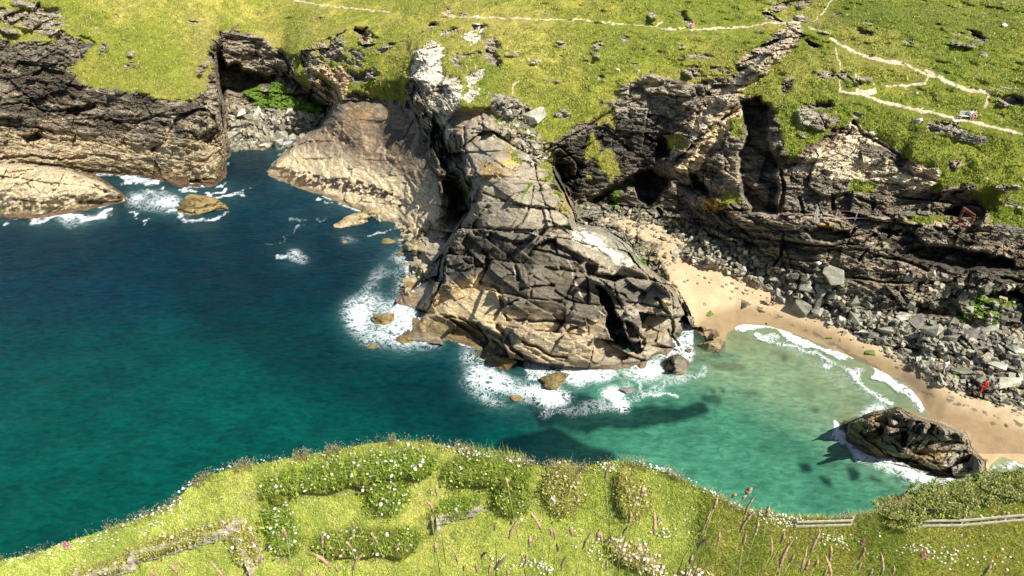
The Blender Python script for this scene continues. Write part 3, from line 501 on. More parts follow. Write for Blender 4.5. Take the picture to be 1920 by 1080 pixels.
put(bl(Z((1210, 560), (1250, 600), (1240, 650), (1205, 655), (1190, 640))), (.30, .25, .18), .8)
# white quartz slope and veins
put(Z((1075, 432), (1120, 430), (1166, 454), (1194, 492), (1170, 500), (1130, 470), (1085, 455)) & (nC > .36), WHITE, .9)
put(Z((1085, 430), (1122, 428), (1168, 452), (1196, 492), (1172, 502), (1135, 468)) & (nC > .36), (.66, .62, .54), .9)
for l in [((1040, 440), (1068, 490), (1080, 530), (1100, 575)), ((953, 478), (972, 530)), ((1115, 575), (1130, 590)), ((975, 430), (1010, 440))]: put(LN(1.6, *l) & (nC > .42), (.6, .54, .47), .8)
put(Z((775, 95), (792, 92), (806, 80), (828, 82), (830, 130), (815, 165), (790, 160), (768, 140)) & (nC > .30), (.9, .87, .8), .95)
put(Z((828, 110), (838, 145), (870, 140), (910, 130), (910, 160), (880, 200), (845, 230), (826, 200)) & rk & (nC > .3), (.66, .63, .56), .9)
put((Z((866, 68), (885, 58), (905, 62), (900, 80), (880, 88)) | Z((882, 30), (905, 35), (898, 58), (885, 52))) & (nC > .4), WHITE, .9)
put(Z((795, 150), (830, 180), (848, 250), (835, 260), (800, 200)) & (nS > .42), (.58, .54, .46), .8)
put(bl(Z((850, 230), (925, 205), (930, 260), (900, 300), (860, 300))), (.30, .26, .21), .6)
# lichen
for p in [[(855, 240), (868, 222), (900, 208), (930, 206), (900, 216), (872, 232), (862, 250)], [(940, 285), (960, 275), (972, 300), (955, 325), (935, 315)], [(890, 310), (930, 300), (955, 330), (900, 332)], [(1045, 335), (1062, 365), (1075, 400), (1065, 405), (1048, 370)], [(650, 195), (700, 200), (690, 235), (655, 240), (640, 215)]]: put(Z(*p) & (nC > .44), (.50, .31, .09), .65)
put(Z((1318, 375), (1345, 370), (1370, 385), (1360, 400), (1320, 398)) & (nC > .38), (.62, .40, .10), .85); put(Z((1534, 418), (1570, 420), (1566, 435), (1540, 428)) & (nC > .42), (.55, .32, .06), .8); put(Z((1238, 570), (1248, 568), (1250, 580), (1240, 582)), (.6, .45, .1), .8)
# tan slab and tidal bands on the left
lowtan = bl(inpoly(UW, VW, [(495, 335), (535, 285), (560, 268), (700, 305), (810, 345), (830, 420), (770, 445), (640, 385)]), 7)
put(lowtan, (.56, .46, .315), .92)
put(bl(inpoly(UW, VW, [(560, 262), (625, 200), (770, 195), (800, 300), (800, 345), (700, 310), (620, 280)]), 4), (.20, .145, .10), .75)
put(Z((580, 250), (640, 230), (720, 270), (770, 320), (640, 290)) & (nB > .5), (.36, .27, .19), .7); put(Z((700, 230), (790, 250), (810, 330), (740, 300)) & (nB > .45), (.08, .065, .05), .7)
put(Z((512, 308), (560, 325), (640, 335), (690, 345), (745, 372), (760, 388), (700, 370), (640, 362), (560, 350), (515, 328)) & (nC > .46 + 0), (.028, .024, .018), .95); put(Z((720, 355), (780, 380), (765, 390), (715, 372)) & (nC > .53), (.03, .025, .02), .9)
put(Z((497, 328), (560, 350), (640, 375), (700, 398), (640, 392), (560, 362)) , (.42, .32, .13), .6)
tanL = sstep(6.6 + (nA-.5)*7 - PZ, -.4, .8) * (U < 425) * (V > 225); put(tanL.astype(f4), (.47, .395, .28), .88)
put(((U < 425) & (V > 225) & (PZ < 2.0 + (nB-.5)*3.2) & (nC > .40)), (.11, .085, .035), .75); put((U < 425) & (V > 225) & (PZ < .55 + (nB-.5)), (.12, .055, .045), .7)
put(Z((340, 320), (400, 310), (412, 330), (350, 345)) & (nC > .47), (.03, .025, .02), .85); put(Z((45, 235), (100, 215), (130, 230), (100, 262), (60, 258)) & (nC > .4), (.40, .31, .23), .7); put(Z((390, 100), (410, 110), (415, 200), (400, 235), (385, 190)) & (nC > .42), (.36, .31, .24), .7); put(isle & (nC > .5) & (PZ < 2.6) & (PZ > .9), (.03, .026, .018), .8); put(isle & (PZ > 2.9 + (nB-.5)*2), (.50, .42, .29), .8); put(Z((0, 60), (160, 70), (170, 95), (120, 130), (0, 120)), (.14, .125, .105), .6)
put(Z((330, 240), (400, 190), (405, 235), (340, 300), (290, 310)) & (nS > .45), (.38, .34, .25), .75)
# inlet and gully
put(bl(Z((425, 190), (560, 200), (610, 220), (600, 245), (560, 262), (430, 285))), (.33, .30, .23), .85); put(Z((415, 70), (480, 62), (540, 110), (520, 140), (430, 120)) & (nS > .42), (.34, .30, .25), .8); put(Z((585, 130), (650, 120), (655, 165), (630, 195), (600, 185)) & (nS > .40), (.64, .50, .33), .8); put(Z((662, 62), (684, 54), (680, 85), (660, 78)), (.40, .31, .21), .8); put(Z((560, 240), (610, 215), (640, 200), (625, 230), (590, 255)), (.10, .10, .10), .7)
# cove and right cliffs
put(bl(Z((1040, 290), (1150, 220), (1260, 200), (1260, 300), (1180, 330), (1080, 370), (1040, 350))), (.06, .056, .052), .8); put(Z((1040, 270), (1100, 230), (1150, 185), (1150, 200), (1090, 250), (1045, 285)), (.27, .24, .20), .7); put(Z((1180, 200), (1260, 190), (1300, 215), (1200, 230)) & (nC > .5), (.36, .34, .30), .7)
put(Z((1260, 300), (1340, 230), (1420, 165), (1470, 110), (1505, 50), (1490, 45), (1450, 75), (1390, 110), (1380, 145), (1300, 220), (1290, 260), (1250, 300)) & (nC > .2), (.56, .48, .37), .88); put(Z((1270, 320), (1330, 245), (1390, 195), (1400, 205), (1350, 260), (1300, 330)) & (nC > .3), (.74, .64, .47), .9); put(Z((1445, 50), (1500, 44), (1504, 60), (1470, 75)) & (nC > .42), (.55, .45, .33), .8); put(Z((1385, 280), (1400, 270), (1392, 340), (1355, 370), (1350, 345)), (.42, .38, .30), .7)
put(Z((1470, 320), (1540, 275), (1600, 228), (1640, 252), (1700, 297), (1765, 322), (1740, 362), (1650, 340), (1560, 330)) & (nC > .22), (.74, .66, .53), .92); put(Z((1520, 275), (1590, 235), (1600, 245), (1560, 275), (1500, 295)), (.34, .22, .15), .6); put(Z((1600, 235), (1700, 300), (1680, 330), (1620, 290)) & (nS > .55), (.06, .055, .05), .8); put(Z((1690, 290), (1760, 320), (1740, 350), (1690, 340)) & (nC > .4), (.66, .54, .40), .7)
put(bl(Z((1450, 340), (1600, 350), (1840, 375), (1840, 402), (1450, 400))), (.24, .22, .185), .7); put(Z((1440, 402), (1840, 405), (1860, 425), (1700, 425), (1440, 414)), (.40, .33, .27), .75); put(bl(Z((1250, 400), (1440, 412), (1560, 430), (1480, 500), (1330, 450))), (.24, .235, .195), .6)
put(Z((1440, 490), (1560, 500), (1640, 560), (1700, 600), (1560, 590)), (.22, .23, .19), .6); put(Z((1750, 530), (1830, 520), (1850, 560), (1800, 600), (1740, 575)), (.28, .27, .22), .65); put(Z((1600, 490), (1800, 520), (1790, 545), (1600, 540)) & (nS > .5), (.34, .28, .21), .7); put(Z((1850, 450), (1925, 462), (1925, 475), (1850, 465)), (.36, .29, .22), .8)
# rubble floor of the cove, beach back
rub = Z((1080, 375), (1260, 395), (1330, 440), (1450, 492), (1600, 572), (1800, 602), (1925, 625), (3400, 700), (3400, 910), (1925, 772), (1760, 722), (1560, 605), (1440, 540), (1290, 480), (1240, 520), (1190, 490), (1080, 420)) & ~sand
put(rub, (.21, .20, .165), .85); put(rub & (nC > .6), (.38, .36, .30), .8); put(Z((1190, 450), (1250, 440), (1270, 520), (1230, 520)) & ~sand & (nC > .45), (.30, .26, .15), .7)
# stack
put(stack, (.28, .24, .19), .8); put(stack & (PZ < 1.6) & (nC > .5), (.50, .36, .15), .6); put(stack & (U < 1660) & (nC > .56), (.50, .36, .15), .7); put(stack & (PZ < .9 + (nB-.5)*1.5) & (U > 1660), (.11, .055, .055), .8); put(stack & (U > 1770) & (nC > .36) & (PZ > .6), (.38, .37, .32), .8); put(stack & (PZ > 3) & (nC > .4), (.33, .28, .22), .7)
# wet rock just above the water everywhere
wet = (PZ < .55 + (nB-.5)*1.0) & ~sand; put(wet, (.10, .065, .035), .6)
# sand
sn = sstep(PZ + (nA-.5)*1.0, .35, 1.1)
Ts = c3(.29, .205, .11) * (1-sn[..., None]) + c3(.47, .365, .22) * sn[..., None]
Ts = np.where((sand & (V > 850))[..., None], c3(.46, .33, .18), Ts)
gy = (inpoly(UW, VW, [(1660, 700), (1720, 705), (1740, 740), (1700, 735)]) * .35 * (nB > .4)).astype(f4)[..., None]; Ts = Ts * (1-gy) + c3(.16, .15, .13) * gy
wr = (linedist(U2 + (nB-.5)*40, V2 + (nB-.5)*30, [(1380, 560), (1440, 585), (1540, 632), (1640, 690), (1720, 735), (1850, 775), (1920, 800)]) < 3.5) & (nC > .57) & sand; Ts = np.where(wr[..., None], c3(.16, .13, .08), Ts)
ft = (h3((PX*2.2).astype(np.int32), (PY*2.2).astype(np.int32), (PX*0).astype(np.int32), 77) > .985) & (nB > .5) & (PZ > .4); Ts = np.where((ft & sand)[..., None], Ts*.55, Ts)
T = np.where(sand[..., None], Ts, T)
# turf
g1 = sstep(nA, .38, .62)[..., None]; g2 = sstep(nB*.6 + nC*.4, .44, .58)[..., None]
rgt = sstep(U.astype(f4) + (nA-.5)*500, 950, 1500)[..., None]
Tg = (c3(.33, .35, .055)*(1-g1) + c3(.50, .45, .11)*g1) * (1-rgt) + (c3(.22, .27, .035)*(1-g1) + c3(.36, .36, .06)*g1) * rgt
Tg = Tg * (1-g2*.55) + c3(.15, .19, .022) * g2*.55
nL = fbm(PX, PY, PZ, 16, 3, 611); gl = sstep(nL, .46, .60)[..., None]*.45; Tg = Tg*(1-gl) + c3(.19, .25, .03)*gl; gl = (1-sstep(nL, .36, .46))[..., None]*.4; Tg = Tg*(1-gl) + c3(.46, .38, .13)*gl
dry = (sstep(nB, .56, .7) * sstep(nC, .45, .6))[..., None] * .5; Tg = Tg*(1-dry) + c3(.34, .27, .11) * dry
for p, c, a in [([(520, 20), (560, 10), (590, 90), (560, 160), (530, 110)], (.09, .15, .015), .6), ([(640, 80), (760, 60), (765, 190), (640, 180)], (.20, .23, .02), .5), ([(900, 100), (960, 140), (920, 160), (930, 200), (880, 190)], (.12, .20, .015), .55), ([(0, 90), (170, 100), (360, 180), (200, 160), (0, 80)], (.30, .24, .06), .4), ([(350, 40), (400, 30), (410, 170), (360, 180)], (.42, .32, .14), .5), ([(1390, 180), (1460, 190), (1450, 260), (1400, 240)], (.14, .12, .04), .5), ([(1540, 0), (1925, 0), (1925, 90), (1700, 60), (1560, 60)], (.08, .13, .015), .45), ([(1845, 385), (1925, 380), (1925, 432), (1850, 410)], (.16, .25, .02), .8)]:
    m = bl(inpoly(UW, VW, p), 5)[..., None] * a; Tg = Tg*(1-m) + c3(*c)*m
spk = (h3((PX*4).astype(np.int32), (PY*4).astype(np.int32), (PZ*4).astype(np.int32), 5) > .988) & (U > 1350) & (nA > .46); Tg = np.where(spk[..., None], c3(.62, .60, .45), Tg)
T = np.where(grass[..., None], Tg, T)
put(algae, (.10, .20, .012), .9)
put(pathm & ~sand, (.56, .46, .33), .95)
# reef and kelp on the seabed
kelp_p = [[(1130, 790), (1180, 765), (1250, 762), (1310, 758), (1325, 775), (1290, 788), (1240, 792), (1180, 800)], [(1225, 745), (1260, 750), (1262, 765), (1230, 760)], [(1310, 740), (1340, 738), (1352, 752), (1325, 758), (1308, 750)], [(1320, 722), (1340, 730), (1335, 738)], [(1345, 725), (1362, 730), (1355, 737)], [(1495, 870), (1512, 872), (1520, 882), (1505, 886)], [(1535, 895), (1555, 900), (1560, 908), (1542, 905)], [(1585, 878), (1605, 880), (1612, 900), (1595, 905), (1586, 890)], [(1630, 890), (1652, 895), (1650, 905), (1632, 900)], [(1540, 940), (1565, 938), (1568, 950), (1545, 952)], [(1680, 890), (1700, 895), (1702, 906), (1685, 902)], [(1390, 690), (1420, 692), (1410, 700), (1392, 698)], [(1345, 660), (1390, 665), (1370, 678), (1340, 675)], [(1455, 668), (1475, 672), (1470, 680)], [(1000, 780), (1060, 755), (1120, 745), (1160, 780), (1120, 800), (1050, 800)]]
T = np.where((PZ < -.25)[..., None] & ~sand[..., None], c3(.10, .10, .06), T)
for p in kelp_p: put(bl(inpoly(UW, VW, p), 1), (.015, .022, .014), .95)
lr = sstep(U.astype(f4), 1260, 1330) * (PZ < -.1) * sstep(nB, .60, .70) * (V < 760); put(lr.astype(f4), (.10, .09, .05), .6)
pnear = blur(np.maximum(pathm, np.roll(pathm, 5, 0)).astype(f4), 4) > .04; gsel = grass & ~pnear & (U > -40) & (U < 1960) & (V > -30) & (V < 470); gjj, gii = np.nonzero(gsel)
# ------------------------------------------------------------------ split the sheet into the named pieces of the setting
CL = np.full(U.shape, 1, np.int8)            # 1 cliff
CL[grass] = 2; CL[sand] = 3; CL[pathm & ~sand] = 4; CL[prom & ~grass & (CL != 3)] = 5
CL[(V > 150) & (U < 640) & (CL == 1)] = 6; CL[(U >= 1200) & (CL == 1)] = 7
CL[(CL == 1) & (U < 430) & (V > 225) & (PZ < 5.5 + (nB-.5)*3)] = 10; CL[inpoly(U, V, [(490, 335), (535, 285), (625, 200), (775, 195), (800, 260), (830, 400), (780, 450), (640, 395)]) & (CL == 6)] = 10; CL[(CL == 1) & inpoly(U, V, [(600, 190), (775, 190), (800, 260), (830, 400), (780, 450), (600, 400)])] = 10
CL[(PZ < -1.0)] = 0; CL[isle & (PZ > -1.0)] = 8; CL[stack & (PZ > -1.0)] = 9
ny, nx = U.shape
idx = np.arange(ny*nx).reshape(ny, nx)
quads = np.stack([idx[1:, :-1], idx[1:, 1:], idx[:-1, 1:], idx[:-1, :-1]], -1).reshape(-1, 4)
qc = CL[1:, :-1].ravel()
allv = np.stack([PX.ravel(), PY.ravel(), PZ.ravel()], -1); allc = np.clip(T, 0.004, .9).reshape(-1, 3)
def piece(c, name, mat, origin=None):
    q = quads[qc == c]; used, inv_ = np.unique(q, return_inverse=True); q = inv_.reshape(-1, 4)
    v = allv[used]
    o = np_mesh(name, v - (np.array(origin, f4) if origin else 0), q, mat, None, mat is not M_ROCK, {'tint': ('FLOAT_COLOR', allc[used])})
    if origin: o.location = origin
    return o
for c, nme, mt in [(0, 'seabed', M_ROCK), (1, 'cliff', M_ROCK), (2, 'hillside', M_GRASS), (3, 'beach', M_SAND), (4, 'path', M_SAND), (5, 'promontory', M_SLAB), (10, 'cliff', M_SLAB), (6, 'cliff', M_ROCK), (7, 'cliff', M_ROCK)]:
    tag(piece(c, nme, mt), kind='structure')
tag(piece(8, 'tidal_islet', M_SLAB, (-80., 100., 0.)), 'low pale rock islet with dark weed band at the left edge of the bay', 'rock')
tag(piece(9, 'sea_stack', M_ROCK, (42., 50., 0.)), 'large craggy brown and grey rock standing in the shallows beside the sand', 'rock')
# ------------------------------------------------------------------ sea
xw = np.concatenate([np.arange(-5000, -60, 120), np.arange(-60, 1980, 3.0), np.arange(1980, 4000, 60)]).astype(float)
yw = np.concatenate([np.array([-286, -280, -270, -250, -220, -180, -120, -60, 0, 60, 120, 180, 220]), np.arange(236, 1002, 3.0), np.arange(1002, 1700, 30)]).astype(float)
UU, VV = np.meshgrid(xw, yw)
sw = (0 - H) / ray(UU, VV)[2]; rr = ray(UU, VV)
WX, WY = (rr[0]*sw).astype(f4), (rr[1]*sw).astype(f4)
ii = np.clip(np.searchsorted(xs, UU), 0, len(xs)-1); jj = np.clip(np.searchsorted(ys, VV), 0, len(ys)-1)
sbz = blur(1/INV, 2)[jj, ii]; dep = np.clip(-(H + rr[2]*sbz), 0, 30).astype(f4)
z0 = np.zeros_like(WX)
n1 = fbm(WX, WY, z0, 9, 4, 201); n2 = fbm(WX, WY, z0, 2.5, 4, 211); n3 = fbm(WX, WY, z0, 30, 3, 221)
UD, VD = (UU + (n2-.5)*70).astype(f4), (VV + (fbm(WX, WY, z0, 2.5, 4, 231)-.5)*46).astype(f4)
foam = np.zeros(UU.shape, f4)
def fz(a, soft, *poly):
    global foam
    foam = np.maximum(foam, a * blur(inpoly(UD, VD, poly).astype(f4), soft+1).astype(f4))
def fl(a, wd, *line):
    global foam
    foam = np.maximum(foam, a * (1 - sstep(linedist(UD, VD, line), wd*.25, wd*1.25)))
fz(.95, 4, (735, 470), (790, 480), (780, 520), (760, 560), (800, 600), (830, 640), (770, 650), (700, 655), (690, 640), (640, 605), (650, 580), (690, 560), (690, 520), (720, 505))
fz(.95, 3, (700, 515), (770, 470), (800, 490), (760, 530), (770, 570), (700, 545)); fz(.8, 4, (640, 570), (720, 550), (740, 620), (800, 650), (740, 655), (690, 650), (640, 612))
fz(1.0, 4, (850, 640), (900, 660), (930, 700), (1000, 722), (1060, 735), (1080, 748), (1020, 765), (960, 755), (920, 740), (890, 715), (860, 695)); fz(.75, 4, (850, 690), (920, 740), (1000, 770), (940, 775), (880, 730))
fz(1.0, 3, (1040, 700), (1080, 685), (1150, 690), (1180, 695), (1140, 715), (1090, 722)); fz(.85, 3, (1180, 690), (1240, 675), (1250, 705), (1200, 715), (1150, 708)); fz(.75, 3, (1240, 700), (1300, 700), (1300, 722), (1260, 722))
fz(1.0, 2, (1130, 735), (1165, 730), (1190, 752), (1185, 768), (1160, 770), (1150, 755), (1125, 742)); fz(.7, 2, (1165, 720), (1200, 728), (1190, 740)); fz(.9, 2, (1285, 655), (1305, 650), (1308, 675), (1290, 672)); fz(.9, 1, (1340, 654), (1358, 652), (1355, 660))
fl(1.3, 8, (1375, 606), (1440, 614), (1500, 634), (1560, 658)); fl(1.35, 9, (1540, 650), (1610, 680), (1668, 712), (1700, 738), (1722, 775)); fl(.22, 22, (1480, 650), (1560, 690), (1640, 740), (1680, 775)); fz(.85, 3, (1680, 715), (1715, 728), (1742, 765), (1738, 785), (1710, 775), (1695, 745)); fl(1.4, 5, (1846, 874), (1866, 862), (1900, 864), (1935, 876))
fl(.62, 7, (1420, 630), (1500, 655), (1600, 705), (1670, 750))
fl(.75, 9, (1560, 790), (1570, 820), (1610, 850), (1680, 876), (1750, 897), (1820, 900), (1860, 890)); fl(.7, 18, (1565, 810), (1600, 848), (1660, 880), (1760, 905)); fz(.8, 3, (1600, 775), (1640, 762), (1680, 757), (1640, 772), (1590, 790), (1555, 800)); fz(.85, 3, (1790, 900), (1850, 890), (1870, 897), (1820, 912), (1780, 910))
fl(.95, 7, (20, 412), (70, 413), (130, 405), (200, 395)); fz(.8, 3, (60, 410), (130, 403), (220, 385), (200, 400), (120, 420), (70, 422)); fz(.85, 4, (235, 365), (300, 360), (330, 380), (340, 400), (420, 405), (400, 412), (330, 405), (290, 385), (240, 378)); fl(.9, 5, (225, 345), (260, 342), (295, 345)); fl(.9, 6, (320, 402), (370, 412), (425, 405)); fl(.8, 4, (385, 358), (420, 350)); fl(.7, 4, (400, 366), (440, 366), (465, 360)); fl(.65, 4, (240, 395), (260, 402), (270, 418)); fl(.8, 5, (340, 348), (360, 356))
fz(1.0, 2, (545, 480), (580, 462), (592, 472), (570, 482), (550, 486)); fl(.6, 6, (520, 488), (550, 482)); fz(.95, 2, (632, 450), (680, 445), (690, 458), (650, 468), (635, 462)); fz(.85, 2, (712, 455), (740, 462), (760, 468), (735, 470), (712, 462)); fl(.7, 4, (600, 408), (622, 410)); fl(.5, 4, (545, 420), (570, 415)); fl(.8, 3, (600, 378), (640, 392)); fz(.8, 2, (740, 445), (760, 450), (755, 475)); fl(.5, 3, (500, 455), (560, 430)); fl(.7, 3, (690, 432), (750, 426)); fl(.6, 3, (1020, 775), (1036, 770))
fl(.5, 5, (1180, 640+60), (1220, 728), (1260, 740)); fl(.35, 14, (950, 770), (1050, 780), (1200, 740), (1330, 700))
foam = foam * np.clip(-.25 + 1.9*fbm(WX, WY, z0, 5.5, 4, 251), .12, .92) * np.where((UU < 860) & (UU > 600), .70, .92); shore = sstep(dep, 0, .35); foam = np.maximum(foam, .45 * (1-shore) * (dep < .6) * (UU < 1300) * sstep(n2, .45, .6))
reef = np.zeros(UU.shape, f4)
for p, a in [([(560, 420), (640, 440), (700, 500), (660, 560), (600, 600), (640, 660), (800, 690), (900, 760), (900, 830), (800, 800), (640, 760), (500, 700), (380, 640), (300, 520), (440, 470)], .55), ([(980, 745), (1100, 735), (1170, 790), (1100, 810), (1010, 800)], .95), ([(1120, 795), (1180, 765), (1320, 757), (1330, 775), (1250, 795), (1160, 803)], .97), ([(930, 830), (1030, 800), (1100, 830), (1150, 850), (1160, 900), (950, 900)], .97), ([(1330, 680), (1400, 686), (1395, 700), (1340, 696)], .7), ([(1380, 735), (1420, 730), (1425, 745)], .7), ([(1440, 660), (1480, 664), (1475, 678)], .7), ([(1510, 765), (1535, 762), (1530, 775)], .7), ([(1050, 770), (1120, 745), (1200, 770), (1160, 800), (1080, 800)], .95), ([(1225, 745), (1262, 752), (1260, 765)], .7), ([(1308, 740), (1350, 740), (1350, 756), (1315, 757)], .7), ([(1490, 868), (1515, 872), (1522, 885), (1503, 887)], .95), ([(1533, 893), (1556, 899), (1562, 910), (1540, 906)], .95), ([(1583, 876), (1607, 880), (1614, 902), (1595, 907)], .95), ([(1628, 888), (1654, 895), (1652, 907), (1630, 902)], .7), ([(1535, 937), (1570, 937), (1570, 952), (1540, 953)], .5), ([(1345, 724), (1363, 730), (1355, 738)], .7), ([(1318, 720), (1342, 730), (1337, 740)], .7), ([(1672, 885), (1704, 893), (1704, 908), (1680, 902)], .7), ([(0, 400), (400, 400), (640, 420), (560, 480), (300, 520), (0, 520)], .35), ([(430, 285), (560, 265), (540, 295), (500, 320), (500, 350), (430, 350)], .55), ([(190, 325), (400, 355), (420, 370), (240, 365)], .45), ([(700, 500), (740, 495), (760, 540), (720, 560)], .4)]:
    reef = np.maximum(reef, a * blur(inpoly((UU + (n1-.5)*(12 if a > .6 else 60)).astype(f4), (VV + (n2-.5)*(16 if a > .6 else 30)).astype(f4), p).astype(f4), 1 if a > .6 else 9).astype(f4))
tq = sstep(UU + (VV-650)*.9 + (n3-.5)*500, 1050, 1450).astype(f4)       # the bay runs from deep blue to green shallows
lft = sstep((VV - 430)/520 + (n3-.5)*.7, .2, .9).astype(f4)             # blue offshore, teal below
deep = c3(.0004, .021, .034)[None, None]*(1-lft[..., None]) + c3(.0005, .050, .039)*lft[..., None]
shal = c3(.040, .168, .102)
WC = deep*(1-tq[..., None]) + shal*tq[..., None]
sh = (1-sstep(dep, .2, 2.2))[..., None] * tq[..., None]; WC = WC*(1-sh) + c3(.20, .33, .20)*sh
milk = blur(foam, 7).astype(f4)[..., None] * .75; WC = WC*(1-milk) + c3(.12, .27, .24)*milk
WC = WC * (1 - .82*reef[..., None]*(1-milk)) + c3(.0005, .006, .010) * reef[..., None]
WC = WC * (.86 + .28*n1[..., None])
clr = np.exp(-dep / .55) * (.25 + .75*tq); clr = np.where(UU > 1250, np.exp(-dep/1.1), clr) * (1-milk[..., 0]*.6)
idw = np.arange(UU.size).reshape(UU.shape)
qw = np.stack([idw[1:, :-1], idw[1:, 1:], idw[:-1, 1:], idw[:-1, :-1]], -1).reshape(-1, 4)
wz = (fbm(WX, WY*1.6, z0, 5, 3, 241) - .5) * .22 * sstep(dep, .1, 1.5) + foam * .10 * sstep(dep, .05, .5) * n2
vis = (PZ[jj, ii] < .5) ; vis = blur(vis.astype(f4), 3) > .01; vis |= (VV > 990) | (UU < -55) | (UU > 1975)
vis &= ~((VV < 236) & (UU > -50))
qw = qw[vis[:-1, :-1].ravel()]
m, nt, b, out = nmat('sea water')
wc = N(nt, 'ShaderNodeAttribute', attribute_name='tint').outputs[0]; fo = N(nt, 'ShaderNodeAttribute', attribute_name='foam').outputs[2]; cl = N(nt, 'ShaderNodeAttribute', attribute_name='clear').outputs[2]
pw = pos(nt, (.8, 1.7, 1), (0, 0, .3)); w1 = noise(nt, pw, 1.1, 6, .62, .5); w2 = noise(nt, pos(nt, (1, 1.5, 1), (0, 0, -.3)), .22, 3, .5)
f1 = noise(nt, pos(nt), .95, 7, .68, 1.4); f2 = noise(nt, pos(nt), .38, 6, .7, 2.0)
ridge = mth(nt, 'SUBTRACT', 1.0, mth(nt, 'MULTIPLY', mth(nt, 'ABSOLUTE', mth(nt, 'SUBTRACT', f1, .5)), 15.0))
ridge2 = mth(nt, 'SUBTRACT', 1.0, mth(nt, 'MULTIPLY', mth(nt, 'ABSOLUTE', mth(nt, 'SUBTRACT', f2, .5)), 15.0))
pat = mth(nt, 'MAXIMUM', mth(nt, 'MULTIPLY', mth(nt, 'MAXIMUM', ridge, mth(nt, 'MULTIPLY', ridge2, .8)), .62), f1)
lace = mth(nt, 'MAXIMUM', ridge, ridge2); T0 = mth(nt, 'SUBTRACT', mth(nt, 'MULTIPLY', fo, 2.35), 1.18)
fm = mth(nt, 'MULTIPLY', ramp(nt, mth(nt, 'ADD', lace, T0), 0, .7), ramp(nt, fo, .02, .16))
# light and dark of the swell painted into the water colour
colw = mixc(nt, wc, ramp_col(nt, w1, (.36, .64), (.72, .75, .77), (1.34, 1.28, 1.25)), 1.0, 'MULTIPLY')
colw = mixc(nt, colw, ramp_col(nt, w2, (.34, .66), (.82, .85, .86), (1.2, 1.16, 1.14)), 1.0, 'MULTIPLY')
nt.links.new(colw, b.inputs['Base Color']); b.inputs['Roughness'].default_value = .12; b.inputs['IOR'].default_value = 1.33; b.inputs['Specular IOR Level'].default_value = .22
hb = mth(nt, 'ADD', mth(nt, 'MULTIPLY', w1, .5), mth(nt, 'MULTIPLY', w2, .8))
bp = N(nt, 'ShaderNodeBump', i_Strength=.8, i_Distance=.35); nt.links.new(hb, bp.inputs['Height']); nt.links.new(bp.outputs[0], b.inputs['Normal'])
tr = N(nt, 'ShaderNodeBsdfTransparent'); tr.inputs[0].default_value = (.82, .95, .86, 1)
mx = N(nt, 'ShaderNodeMixShader'); nt.links.new(mth(nt, 'MULTIPLY', cl, .86), mx.inputs[0]); nt.links.new(b.outputs[0], mx.inputs[1]); nt.links.new(tr.outputs[0], mx.inputs[2])
fd = N(nt, 'ShaderNodeBsdfDiffuse'); fd.inputs[0].default_value = (.62, .66, .66, 1)
bf = N(nt, 'ShaderNodeBump', i_Strength=.8, i_Distance=.25); nt.links.new(f1, bf.inputs['Height']); nt.links.new(bf.outputs[0], fd.inputs['Normal'])
mf = N(nt, 'ShaderNodeMixShader'); nt.links.new(fm, mf.inputs[0]); nt.links.new(mx.outputs[0], mf.inputs[1]); nt.links.new(fd.outputs[0], mf.inputs[2]); nt.links.new(mf.outputs[0], out.inputs[0])
used, inv_ = np.unique(qw, return_inverse=True)
sea = np_mesh('sea', np.stack([WX, WY, wz], -1).reshape(-1, 3)[used], inv_.reshape(-1, 4), m, None, True,
              {'tint': ('FLOAT_COLOR', np.clip(WC, .0005, .8).reshape(-1, 3)[used]), 'foam': ('FLOAT', foam.ravel()[used]), 'clear': ('FLOAT', clr.astype(f4).ravel()[used])})
tag(sea, kind='structure')
# ------------------------------------------------------------------ the near headland
CREST = [(-700, 1250), (-400, 1150), (0, 1053), (60, 1040), (130, 1015), (220, 985), (290, 962), (330, 940), (352, 915), (400, 890), (470, 872), (560, 855), (640, 842), (700, 832), (740, 829), (800, 832), (860, 843), (900, 853), (960, 863), (1020, 874), (1080, 879), (1120, 869), (1155, 863), (1200, 869), (1250, 884), (1300, 906), (1340, 931), (1400, 962), (1460, 972), (1560, 977), (1640, 970), (1665, 956), (1720, 932), (1780, 918), (1850, 906), (1920, 898), (4600, 850)]
cu, cv = np.array([c[0] for c in CREST], float), np.array([c[1] for c in CREST], float)
hc = []
def crest_z(u): return float(np.interp(u, [-700, 0, 360, 560, 860, 1250, 1340, 1400, 1500, 1600, 1660, 1720, 1920, 4600], [33, 33, 33.2, 34, 34, 33.4, 32.8, 32, 30, 27.5, 26, 25.2, 24.8, 24]))
for u in np.arange(-700, 4601, 20):
    v = float(np.interp(u, cu, cv)); hc.append((u, v, depth_z(u, v, crest_z(u)))); hc.append((u, v-60, depth_z(u, v-60, crest_z(u)-1.0)))
def HZ(*p): hc.extend(dens(p, depth_z, 30))
HZ((300, 1000, 33.4), (500, 950, 34.1), (800, 940, 34.2), (1150, 950, 33.9), (1250, 960, 33.8)); HZ((-700, 1290, 33.8), (0, 1080, 33.6), (300, 1070, 34.4), (600, 1030, 34.8), (1000, 1030, 35.2), (1250, 1030, 36), (1350, 1020, 36.2), (1450, 1010, 35), (1600, 1005, 32.3), (1750, 1003, 31.2), (1920, 1000, 31), (4600, 990, 26))
HZ((-700, 1330, 36), (0, 1110, 35), (300, 1110, 36), (600, 1085, 36.8), (1000, 1085, 38), (1300, 1080, 40), (1600, 1080, 38), (1920, 1080, 36.6), (4600, 1080, 36)); HZ((1480, 990, 32), (1600, 990, 30.2), (1750, 968, 27.6), (1920, 963, 27.3), (4600, 955, 26.5)); HZ((1690, 955, 26.6), (1800, 945, 26), (1920, 930, 25.6))
